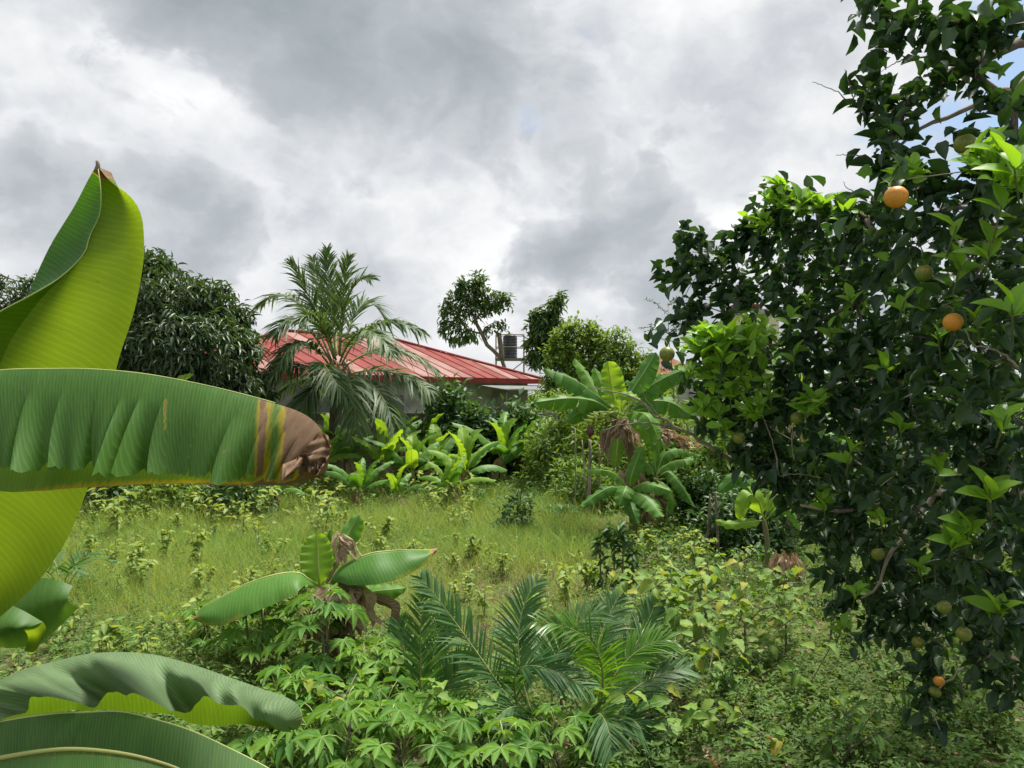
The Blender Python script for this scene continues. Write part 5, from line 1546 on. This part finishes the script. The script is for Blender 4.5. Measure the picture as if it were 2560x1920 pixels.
    for (u, v, Y, k, sz) in NEW:
        c = P(u, v, Y)
        d0 = unit(np.array((rng.uniform(-.5, .3), -.3, 1.0)))
        b = MB(); b.tube([c - d0 * .10, c, c + d0 * .02], [.0035, .003, .002], 5); b.build('new_shoot', M['petiole'], t)
        for j in range(k):
            a = j * 2.4 + rng.uniform(0, 1)
            el = np.interp(j / max(1, k - 1), [0, 1], [.15, 1.25])
            D_ = np.array((math.cos(a) * math.cos(el), math.sin(a) * math.cos(el) * .6, math.sin(el) + .1))
            N_ = np.array((-math.cos(a) * math.sin(el), -math.sin(a) * math.sin(el) - .75, math.cos(el) + .1))
            put('leaf', new[j % 3], frame(c + d0 * rng.uniform(-.05, .02), D_, N_, sz * rng.uniform(.85, 1.35)), t)
    b = MB()
    zones = [(700, 350, 3.85, 16), (722, 345, 3.8, 18), (745, 348, 3.8, 16), (712, 372, 3.9, 16), (735, 385, 3.9, 16), (705, 410, 4.0, 14), (760, 335, 3.85, 14), (780, 200, 3.8, 12), (805, 208, 3.75, 12), (830, 212, 3.65, 10), (760, 225, 3.9, 8), (985, 160, 2.6, 14), (1010, 185, 2.5, 14), (905, 178, 2.9, 8), (815, 405, 3.7, 10), (755, 412, 3.9, 10)]
    for (u, v, Y, r_) in zones:
        k = 26
        c = P(u, v, Y) + rng.normal(0, r_ / F * Y * .55, (k, 3))
        b.leaves(T_FLAT, c, unit(rnd_dirs(k, -.3, 1) + np.array((-.1, -.1, .3))), unit(rng.normal(0, .45, (k, 3)) + np.array((0, -.7, .8))), rng.uniform(.05, .09, k), rng.uniform(.028, .045, k), rng.uniform(.2, .9, k))
    b.build('new_foliage', M['citrus_new'], t, kind='stuff')
    ripe, green = orange_mesh(M['orange']), orange_mesh(M['orange_green'])
    b = MB()
    for (u, v, Y, d, ri) in FRUIT:
        c = P(u, v, Y); r = d / 2 / F * Y
        o = put('orange', ripe if ri else green, Matrix.Translation(Vector(c)) @ Matrix.Rotation(rng.uniform(-.3, .3), 4, 'X') @ Matrix.Rotation(rng.uniform(0, 6), 4, 'Z') @ Matrix.Scale(r, 4), t)
        j = int(np.argmin(np.linalg.norm(nodes - (c + np.array((.01, .09, r + .035))), axis=1)))
        b = MB(); b.tube(spline([c + np.array((0, 0, r * .85)), c + np.array((0, 0, r + .015)), nodes[j]], 6), .0022, 5); b.build('fruit_stalk', M['petiole'], t)


make_orange_tree()


def fallen_oranges():
    me = orange_mesh(M['orange_dull'])
    for (u, v, d, lab) in ((712, 761, 11.5, 'fallen orange lying nearest, at the bottom edge right of the oil palm'), (747, 750, 9.5, 'brownish fallen orange behind a weed right of the nearest orange'), (768, 734, 10, 'fallen orange below the yellow leaf'),
                        (774, 735, 8, 'small fallen orange touching its neighbour below the yellow leaf'), (720, 720, 6, 'tiny fallen orange left of the garden egg stems'), (842, 722, 10, 'dull fallen orange on the bare litter under the orange tree'), (859, 729, 7, 'small pale fallen orange right of the dull one'), (762, 722, 6, 'pale fallen fruit half hidden in the weeds')):
        p = G(u, v); r = d / 2 / F * p[1]
        o = link('orange', me, label=lab, cat='orange', group='oranges fallen under the tree')
        o.location = (p[0], p[1], p[2] + r * .85); o.scale = (r, r, r); o.rotation_euler = (rng.uniform(0, 6), rng.uniform(0, 6), 0)


fallen_oranges()


# ------------------------------------------------------------------ oil palm seedlings
def make_oil_palms():
    Y = 5.25
    g = np.array((P(560, 394, Y)[0], Y, 0.0)); g[2] = float(gz(g[0], g[1])) - .03
    t = thing('oil_palm', g, 'wide young oil palm with arching fronds in the foreground', 'palm')
    FR = [((528, 745), (470, 640, .1), (421, 578, .2), 0), ((532, 740), (505, 640, .3), (537, 582, .5), 0), ((520, 750), (490, 640, -.15), (590, 690, -.35), 1), ((606, 745), (622, 640, -.1), (538, 622, -.3), 2), ((555, 742), (545, 640, .2), (600, 612, .3), 1), ((604, 745), (628, 680, .2), (690, 668, .4), 1), ((600, 748), (630, 700, -.2), (648, 748, -.3), 0), ((548, 748), (520, 680, -.3), (478, 748, -.5), 1),
          ((575, 742), (596, 640, .4), (618, 598, .6), 0), ((590, 745), (620, 650, .2), (670, 640, .2), 2), ((560, 750), (548, 700, -.4), (500, 765, -.7), 0), ((580, 748), (600, 690, -.4), (612, 752, -.7), 0), ((570, 742), (562, 650, .5), (500, 628, .7), 0), ((585, 744), (640, 640, .5), (655, 605, .6), 0)]
    for i, (a, m, e, br) in enumerate(FR):
        P0 = P(560 + (a[0] - 560) * .55, a[1] + 6, Y); P1 = P(m[0], m[1], Y + m[2]); P2 = P(e[0], e[1], Y + e[2])
        P1 = P1 + (P1 - (P0 + P2) / 2) * .25
        mt = (M['palm_bright'] if br == 2 else M['palm'])
        frond(t, P0, P1, P2, .31, 46, .0165, (mt, M['coco_rib']), .010, .25, .75, .25, (.1 * (-1) ** i, -.55, .8), .8, .10)
    b = MB(); b.tube(spline([g, g + (0, 0, .08), g + (0, 0, .16)], 6), [.09, .1, .09, .08, .06, .05], 9); b.build('stem_base', M['dry'], t)
    Y = 5.6
    g = np.array((P(421, 394, Y)[0], Y, 0.0)); g[2] = float(gz(g[0], g[1])) - .03
    t = thing('oil_palm', g, 'oil palm seedling with one tall upright frond beside the cassava', 'palm')
    for i, (m, e) in enumerate((((420, 660, 0), (421, 597, .05)), ((405, 690, .1), (378, 664, .15)), ((440, 680, .1), (474, 655, .2)), ((398, 705, -.2), (366, 722, -.3)), ((446, 700, -.2), (480, 716, -.3)), ((428, 660, .3), (446, 612, .4)), ((408, 664, .3), (398, 622, .4)))):
        P0 = P(421, 738, Y); P1 = P(m[0], m[1], Y + m[2]); P2 = P(e[0], e[1], Y + e[2])
        frond(t, P0, P1, P2, .28, 44, .0160, (M['palm'], M['coco_rib']), .009, .15, .8, .18, (.05, -.9, .4), .8, .10)
    b = MB(); b.tube(spline([g, g + (0, 0, .06), g + (0, 0, .13)], 5), [.06, .06, .05, .04, .03], 8); b.build('stem_base', M['dry'], t)
    for (u, Y, h, lab) in ((560, 13.6, .38, 'tiny palm sprout in the middle of the field'), (62, 8.6, .55, 'small dark palm seedling behind the folded banana leaf')):
        X = (u - 512) / F * Y; g = np.array((X, Y, float(gz(X, Y)) - .02))
        t = thing('palm_seedling', g, lab, 'palm')
        for k in range(6):
            a = k * 1.05 + .3; hx = np.array((math.cos(a), math.sin(a), 0))
            frond(t, g, g + hx * h * .35 + np.array((0, 0, h * 1.1)), g + hx * h * .95 + np.array((0, 0, h * .7)), h * .4, 12, .025, (M['palm'], M['coco_rib']), .008, .2, .7, .3)
        b = MB(); b.tube([g, g + (0, 0, .1)], [.03, .02], 6); b.build('stem_base', M['dry'], t)


make_oil_palms()


# ------------------------------------------------------------------ cassava
def cassava_leaf(seed, droop):
    r = np.random.default_rng(seed)
    b = MB()
    for k, a in enumerate((-1.95, -1.25, -.62, 0, .62, 1.25, 1.95)):
        a = a + r.normal(0, .06)
        L = (.62, .85, .97, 1.0, .97, .85, .62)[k] * r.uniform(.92, 1.05)
        D = np.array((math.cos(a), math.sin(a), -droop * .45)); tm = template([(.22, .22), (.55, .5), (.82, .32)], .35, droop)
        b.leaves(tm, np.zeros((1, 3)), D[None], np.array([(0, 0, 1.0)]), L, .31 * L, r.uniform(.3, .7))
    return b.mesh('leaf', M['cassava'])


CASS = [cassava_leaf(i, d) for i, d in enumerate((.08, .2, .34, .14))]


def cassava(label, u, Y, h, n, R0=.19, seed=0, spread=.34, group='cassava plants in the foreground', lean=0.0):
    r = np.random.default_rng(seed)
    X = (u - 512) / F * Y; g = np.array((X, Y, float(gz(X, Y)) - .02))
    t = thing('cassava_plant', g, label, 'cassava plant', group)
    b = MB(); spots = []
    for s in range(2 if n > 16 else 1):
        a = r.uniform(0, 6.28); end = g + np.array((math.cos(a) * spread * .35 + lean, math.sin(a) * spread * .35, h * r.uniform(.78, .9)))
        st = spline([g, (g + end) / 2 + r.normal(0, .02, 3), end], 12); b.tube(st, np.linspace(.012, .007, 12), 6)
        m = n // (2 if n > 16 else 1)
        for k in range(m):
            f = .35 + .65 * (k + .5) / m
            p = st[min(11, int(f * 11))]
            aa = k * 2.4 + r.uniform(-.3, .3); el = np.interp(f, [.35, 1], [.0, 1.0]) + r.uniform(-.15, .2)
            Lp = spread * r.uniform(.55, 1.05) * np.interp(f, [.35, 1], [1.1, .55])
            D = np.array((math.cos(aa) * math.cos(el), math.sin(aa) * math.cos(el), math.sin(el)))
            e = p + D * Lp + np.array((0, 0, -.02)); b.tube(spline([p, (p + e) / 2 + np.array((0, 0, .03)), e], 5), .003, 4, 1)
            out = np.array((math.cos(aa), math.sin(aa), 0))
            tip = np.interp(f, [.35, 1], [-.3, 0]) + r.uniform(-.25, .15)
            Dl = out + np.array((0, 0, tip)); Nl = np.array((0, 0, 1.0)) + out * -tip * .8 + r.normal(0, .2, 3)
            spots.append((e, Dl, Nl, R0 * r.uniform(.65, 1.1) * np.interp(f, [.35, .9, 1], [1, .95, .6])))
    b.build('stem', [M['twig'], M['rib']], t)
    for k, (e, Dl, Nl, s) in enumerate(spots):
        put('leaf', CASS[int(r.integers(0, 4))], frame(e, Dl, Nl, s), t)


CASSAVA = [
    ('tall cassava plant growing in front of the withered small banana', 332, 6.0, .95, 26), ('cassava plant left of the withered small banana', 298, 6.2, .72, 26), ('cassava plant right of the withered small banana', 366, 5.9, .52, 18), ('cassava plant behind the tip of the arching waxy leaf', 258, 6.5, .62, 24),
    ('cassava plant in the weeds above the arching waxy leaf', 214, 6.8, .50, 18), ('cassava plant just right of the waxy leaf tip', 312, 5.3, .55, 22), ('cassava plant at the bottom edge below the waxy leaf tip', 300, 4.6, .50, 20), ('leafy cassava plant at the bottom edge left of centre', 356, 4.6, .56, 24), ('cassava plant at the bottom edge under the tall palm frond', 404, 4.55, .52, 24),
    ('cassava plant at the bottom edge between the two palms', 452, 4.7, .42, 18), ('broad-leaved cassava plant at the bottom edge below the wide palm', 500, 4.5, .45, 18), ('low cassava plant below the middle of the wide palm', 538, 4.75, .48, 16), ('small cassava plant at the foot of the wide palm', 566, 4.7, .34, 10), ('cassava plant in the shade behind the bottom leaves', 262, 5.2, .48, 18),
    ('cassava plant beside the weeds right of the curled brown leaf', 386, 5.7, .50, 16), ('low cassava plant left of the tall palm frond', 380, 5.2, .42, 16)]


def make_cassava():
    for i, (lab, u, Y, h, n) in enumerate(CASSAVA):
        cassava(lab, u, Y, h, n, seed=40 + i)
    # far patch on the left, under the hanging leaf
    k = 0
    for lab, u, Y in (('far cassava plant in the patch left of the field, at its left end', 92, 17.0), ('far cassava plant second from the left end of the patch', 118, 16.2), ('far cassava plant in the middle of the patch left of the field', 146, 16.8), ('far cassava plant right of the middle of the patch', 172, 16.0), ('far cassava plant at the right end of the patch', 204, 17.0), ('far cassava plant in the front row of the patch', 132, 14.8), ('far cassava plant next to the small dark banana sucker', 240, 16.6)):
        cassava(lab, u, Y, .85, 22, .20, 80 + k, .42, 'cassava patch left of the field'); k += 1


make_cassava()


# ------------------------------------------------------------------ garden egg shrubs
def egg_leaf(mat, seed):
    r = np.random.default_rng(seed)
    xs = np.linspace(.06, .94, 7)
    st = [(x, (.50 * math.sin(math.pi * x ** .75) ** .8) * (1 + .16 * math.sin(x * 17 + seed)) + .02) for x in xs]
    V, q, tt = template(st, .25, .35 + .2 * r.random())
    V[:, 2] += .04 * np.sin(V[:, 0] * 14 + V[:, 1] * 6 + seed)
    b = MB(); b.leaves((V, q, tt), np.zeros((1, 3)), np.array([(1.0, 0, 0)]), np.array([(0, 0, 1.0)]), 1.0, .62, .5)
    return b.mesh('leaf', mat)


EGGL = [egg_leaf(M['egg'], i) for i in range(3)] + [egg_leaf(M['egg_yellow'], 5)]


def garden_egg(label, u, Y, h, n, L=.14, seed=0, yel=.12, lean=0.0, rb=.013, spread=.32):
    r = np.random.default_rng(seed)
    X = (u - 512) / F * Y; g = np.array((X, Y, float(gz(X, Y)) - .02))
    t = thing('garden_egg_plant', g, label, 'shrub', 'garden egg shrubs')
    m = max(4, n // 4)
    d = np.stack([r.normal(0, spread * .6, m) + lean, r.normal(0, spread * .6, m), h * r.uniform(.28, 1.0, m)], 1)
    nodes, par = skeleton([g, g + (lean * .2, 0, h * .2), g + (lean * .5, 0, h * .45)], g + d, jit=.12, step=.15)
    b = MB(); branch_mesh(b, nodes, par, .0035, rb, 6, .5); b.build('stem', M['twig'], t)
    tips = g + d
    for k in range(n):
        p = tips[k % m] + r.normal(0, .025, 3)
        if k // m > 1:
            p = p * .75 + nodes[int(r.integers(2, len(nodes)))] * .25
        a = k * 2.4 + r.uniform(-.5, .5); el = r.uniform(-.55, .5)
        D = np.array((math.cos(a) * math.cos(el), math.sin(a) * math.cos(el), math.sin(el)))
        N = np.array((0, -.25, 1.0)) - D * math.sin(el) + r.normal(0, .25, 3)
        put('leaf', EGGL[3] if r.random() < yel * .55 else EGGL[int(r.integers(0, 3))], frame(p, D, N, L * r.uniform(.6, 1.2)), t)


EGGS = [
    ('yellow-green garden egg shrub behind the right end of the wide palm', 640, 7.2, .75, 30, .14, .2), ('tall garden egg shrub on a thick dark leaning stem', 668, 5.9, .95, 36, .15, .15), ('bushy garden egg shrub right of the leaning stem', 706, 6.9, .95, 38, .14, .2), ('garden egg shrub with yellowing leaves in front of the brown stump', 745, 6.7, .88, 36, .14, .3),
    ('garden egg shrub touching the low orange branches', 786, 7.0, .80, 28, .14, .15), ('sparse garden egg shrub under the orange tree edge', 812, 6.0, .50, 10, .15, .35), ('low garden egg plant with large drooping leaves right of the palm foot', 700, 5.1, .46, 12, .19, .1), ('small garden egg plant in front of the palm fronds', 652, 4.95, .42, 11, .17, .15), ('small garden egg plant amid the wide palm fronds', 596, 4.85, .62, 9, .16, .1),
    ('pale garden egg plant between the cassava and the waxy leaf tip', 340, 5.1, .52, 18, .14, .15), ('pale garden egg plant left of the tall palm frond', 372, 5.5, .55, 16, .14, .2), ('small garden egg plant in front of the oil palm seedling', 436, 4.8, .62, 10, .14, .1), ('low garden egg plant by the bottom edge in front of the wide palm', 480, 4.75, .50, 8, .15, .2), ('spindly garden egg plant among the fallen oranges', 760, 5.2, .35, 6, .15, .4), ('small garden egg plant beneath the orange tree litter', 842, 5.4, .30, 6, .13, .3)]


def make_eggs():
    for i, (lab, u, Y, h, n, L, yl) in enumerate(EGGS):
        garden_egg(lab, u, Y, h * (1.12 if i < 5 else 1), int(n * (2.6 if i < 5 else 1.5)), L * .8, 60 + i, yl, .10 if i == 1 else 0.0, .05 if i == 1 else .013, .34 if i < 5 else .2)


make_eggs()


# dark upright shrub and the stakes ------------------------------------------
def make_small_things():
    Y = 8.8
    g = np.array((P(612, 394, Y)[0], Y, 0.0)); g[2] = float(gz(g[0], g[1])) - .02
    t = thing('upright_shrub', g, 'dark green upright shrub with three bare stems in the middle of the field', 'shrub')
    b = MB(); f = MB()
    for (u, tv) in ((601, 536), (614, 528), (622, 524), (632, 545)):
        st = spline([g + np.array(((u - 614) / F * Y * .3, rng.uniform(-.05, .05), 0)), P(u, 580, Y), P(u + rng.uniform(-2, 2), tv, Y)], 12)
        b.tube(st, np.linspace(.014, .006, 12), 6)
        for i in range(3, 12):
            m = 7 if i > 8 else 3
            C = np.repeat(st[i][None], m, 0) + rng.normal(0, .02, (m, 3))
            D = unit(rnd_dirs(m, -.5, .3) + np.array((0, 0, -.25)))
            f.leaves(T_OVATE, C, D, rnd_dirs(m, .6, 1), rng.uniform(.09, .17, m), .055, rng.uniform(0, 1, m))
    b.build('stem', M['stem_green'], t); f.build('foliage', M['darkbush'], t)
    for (u, v0, v1, Y, r, tl, lab, mt) in ((575, 428, 462, 14.5, .015, .0, 'thin pale pole standing left of the banana bunch', 'bark_pale'), (590, 440, 462, 14.2, .032, -.05, 'thick grey post below the banana bunch', 'bark_pale'), (582, 440, 462, 14.2, .015, .12, 'slanting thin stick between two poles', 'bark_pale'), (599, 444, 462, 14.4, .02, 0.0, 'short brown post beside the thick grey post', 'dry'),
                                           (710, 494, 512, 11.0, .02, -.08, 'forked cut stake right of the banana suckers, the left one', 'bark'), (715, 492, 524, 10.8, .022, .05, 'taller cut stake right of the banana suckers', 'bark')):
        X = (u - 512) / F * Y; z1 = P(u, v0, Y)[2]
        b = MB(); c = spline([(X + tl, Y, float(gz(X, Y)) - .05), (X + tl * .4 + .01, Y, z1 * .5), (X, Y, z1)], 8); b.tube(c, np.linspace(r, r * .8, 8), 7)
        if r > .018:
            b.tube([c[5], c[5] + np.array((.06, 0, .14))], [r * .5, r * .35], 5)
        b.build('stake', M[mt], label=lab, cat='stake')


make_small_things()


# ------------------------------------------------------------------ field weeds, grass and ground cover
def weed_mesh(seed, h, n, L, name='pale_weed', mat='weed'):
    r = np.random.default_rng(seed)
    b = MB()
    m = 3
    tips = np.stack([r.normal(0, .12, m), r.normal(0, .12, m), h * r.uniform(.75, 1.0, m)], 1)
    for tp in tips:
        st = spline([(0, 0, 0), tp * (.35, .35, .5), tp], 7); b.tube(st, np.linspace(.006, .003, 7), 4, 1, cap=False)
        k = n // m
        f = r.uniform(.15, 1, k) ** .7
        C = np.stack([np.interp(f, np.linspace(0, 1, 7), st[:, i]) for i in range(3)], 1)
        a = r.uniform(0, 6.28, k); el = r.uniform(-.7, .5, k)
        D = np.stack([np.cos(a) * np.cos(el), np.sin(a) * np.cos(el), np.sin(el)], 1)
        b.leaves(T_OVATE, C, D, np.stack([r.normal(0, .4, k), r.normal(-.2, .4, k), np.ones(k)], 1), L * r.uniform(.6, 1.2, k), L * .5, np.clip(r.normal(.5, .28, k), 0, 1))
    return b.mesh(name, [M[mat], M['twig']])


def make_weeds():
    W = [weed_mesh(i, h, n, L) for i, (h, n, L) in enumerate(((.5, 39, .11), (.42, 30, .10), (.6, 48, .12), (.35, 24, .10), (.55, 24, .11), (.45, 42, .09)))]
    WG = [weed_mesh(20 + i, h, n, L, 'green_weed', 'weed_green') for i, (h, n, L) in enumerate(((.45, 36, .08), (.35, 30, .07), (.55, 42, .09), (.3, 27, .08), (.5, 30, .075), (.4, 36, .085)))]
    spots = []
    def zone(k, u0, u1, v0, v1, where, sc=.9, green=0):
        for _ in range(k):
            spots.append((rng.uniform(u0, u1), rng.uniform(v0, v1), where, sc, green))
    zone(62, 70, 345, 503, 540, 'in the tall row along the back left of the field', 1.15)
    zone(18, 430, 475, 498, 520, 'in front of the banana row below the bare wall', 1.1)
    zone(30, 60, 330, 540, 600, 'standing alone in the open grass left of the small banana')
    zone(24, 330, 470, 512, 565, 'in the grass behind the small banana plant')
    zone(22, 420, 600, 565, 620, 'in the grass behind the oil palms')
    zone(14, 180, 320, 600, 660, 'in the grass just behind the cassava')
    zone(18, 600, 760, 555, 610, 'in the grass around the dark upright shrub')
    zone(22, 290, 420, 492, 508, 'at the foot of the banana row left of the grassy rise', 1.1)
    zone(10, 0, 180, 640, 700, 'beside the near banana plant above its waxy leaf')
    zone(34, 690, 1000, 640, 768, 'in the shade under the orange tree', 1.0, 1)
    zone(26, 640, 860, 540, 640, 'between the garden egg shrubs and the stump', 1.0, 1)
    zone(18, 470, 720, 690, 768, 'around the foot of the wide oil palm', .8, 1)
    for k, (u, v, where, sc, green) in enumerate(spots):
        p = G(u, v)
        o = link('green_weed' if green else 'pale_weed', (WG if green else W)[k % 6], label=('leafy green weed ' if green else 'pale yellow-green weed ') + where, cat='weed', group=('green weeds ' if green else 'pale weeds ') + where)
        o.location = p - np.array((0, 0, .02)); o.rotation_euler = (rng.uniform(-.1, .1), rng.uniform(-.1, .1), rng.uniform(0, 6.28)); s = sc * rng.uniform(.45, 1.25); o.scale = (s, s, s * rng.uniform(.9, 1.1))


make_weeds()


def field_noise(x, y, s, seed):
    r = np.random.default_rng(seed)
    z = 0
    for k in range(5):
        a = r.uniform(0, 6.28); f = s * r.uniform(.5, 2.2)
        z = z + np.sin(f * (x * math.cos(a) + y * math.sin(a)) + r.uniform(0, 6.28))
    return z / 5


def sample_ground(n, ylo, yhi, power=1.0):
    """ground points inside the view, more of them near the camera when power > 1"""
    a = rng.uniform(0, 1, n) ** power
    Y = ylo + (yhi - ylo) * a
    X = rng.uniform(-.72, .72, n) * Y
    return X, Y


def make_grass():
    n = 520000
    X, Y = sample_ground(n, 4.2, 22.5, .8)
    u = 512 + F * X / Y; v = HOR + H * F / Y
    nz = field_noise(X, Y, 1.3, 3)
    d = np.clip((v - 470) / 25, 0, 1) * np.clip((650 - v) / 40, .12, 1) * np.clip((640 - u) / 60, .16, 1)
    d = d * np.clip(.75 + .6 * nz, .1, 1)
    keep = rng.random(n) < d
    X, Y, u, v, nz = X[keep], Y[keep], u[keep], v[keep], nz[keep]
    n = len(X)
    C = np.stack([X, Y, gz(X, Y) - .01], 1)
    hgt = (rng.uniform(.12, .40, n) + .30 * (rng.random(n) < .10)) * np.clip(.9 + .75 * field_noise(X, Y, .9, 8), .4, 1.7) * np.clip((640 - u) / 60, .55, 1)
    lean = rnd_dirs(n, -.15, .15) * rng.uniform(.15, .95, n)[:, None]
    D = unit(lean + np.array((0, 0, 1.0)))
    N = unit(lean * -1 + rng.normal(0, .2, (n, 3)) + np.array((0, -.2, .1)))
    wd = np.clip(.00042 * Y, .003, .0075) * rng.uniform(.7, 1.3, n)
    var = np.clip(.36 + .35 * field_noise(X, Y, .9, 12) + rng.normal(0, .22, n) + .35 * (rng.random(n) < .15), 0, 1)
    b = MB(); b.leaves(T_BLADE, C, D, N, hgt, wd, var)
    b.build('grass', M['grass'], label='fine olive grass covering the field', cat='grass', kind='stuff')


def make_cover():
    # small-leaved weeds: little upright stems with leaves up their length
    n = 24000
    X, Y = sample_ground(n, 4.1, 21.0, 1.15)
    u = 512 + F * X / Y; v = HOR + H * F / Y
    nz = field_noise(X, Y, 1.7, 21)
    right = np.clip((u - 560) / 80, 0, 1); near = np.clip((v - 610) / 40, 0, 1); back = np.clip((520 - v) / 25, 0, 1)
    d = np.clip(np.maximum(np.maximum(right * .9, near), back * .9), .3, 1) * np.clip(.62 + .75 * nz, .08, 1)
    keep = rng.random(n) < d
    X, Y, u, v = X[keep], Y[keep], u[keep], v[keep]
    m = len(X); per = 13
    hgt = rng.uniform(.05, .32, m) * np.where(v < 520, 1.6, 1.0) * np.where((u > 680) & (v > 600), .8, 1.0)
    f = rng.uniform(.15, 1, (m, per))
    lean = rng.normal(0, .3, (m, 1, 2))
    C = np.zeros((m, per, 3))
    C[..., :2] = np.stack([X, Y], 1)[:, None] + lean * (hgt[:, None] * f)[..., None] + rng.normal(0, .018, (m, per, 2))
    C[..., 2] = gz(X, Y)[:, None] + hgt[:, None] * f
    C = C.reshape(-1, 3); k = len(C)
    D = unit(rnd_dirs(k, -.5, .55)); N = unit(rng.normal(0, .35, (k, 3)) + np.array((0, -.15, 1.0)))
    L = np.repeat(rng.uniform(.03, .075, m), per) * rng.uniform(.7, 1.2, k) * np.where(np.repeat(v, per) < 520, 1.5, 1.0)
    var = np.clip(np.repeat(.42 + .38 * field_noise(X, Y, 1.1, 31) + rng.normal(0, .14, m), per) + rng.normal(0, .10, k), 0, 1)
    b = MB(); b.leaves(T_RHOMB, C, D, N, L, L * rng.uniform(.32, .5, k), var)
    b.build('ground_cover', M['cover'], label='low leafy weeds covering the ground', cat='weeds', kind='stuff')
    # dead leaves and straw on the soil
    n = 9000
    X, Y = sample_ground(n, 4.2, 12.0, 1.2)
    u = 512 + F * X / Y
    keep = rng.random(n) < np.clip((u - 420) / 250, .15, 1)
    X, Y = X[keep], Y[keep]; n = len(X)
    C = np.stack([X, Y, gz(X, Y) + rng.uniform(.002, .02, n)], 1)
    b = MB(); b.leaves(T_OVATE, C, unit(rnd_dirs(n, -.12, .2)), unit(rng.normal(0, .25, (n, 3)) + np.array((0, 0, 1.0))), rng.uniform(.03, .09, n), rng.uniform(.008, .035, n), rng.uniform(0, 1, n))
    b.build('leaf_litter', M['dry'], label='brown dead leaves and straw lying on the soil', cat='leaf litter', kind='stuff')


make_grass()
make_cover()
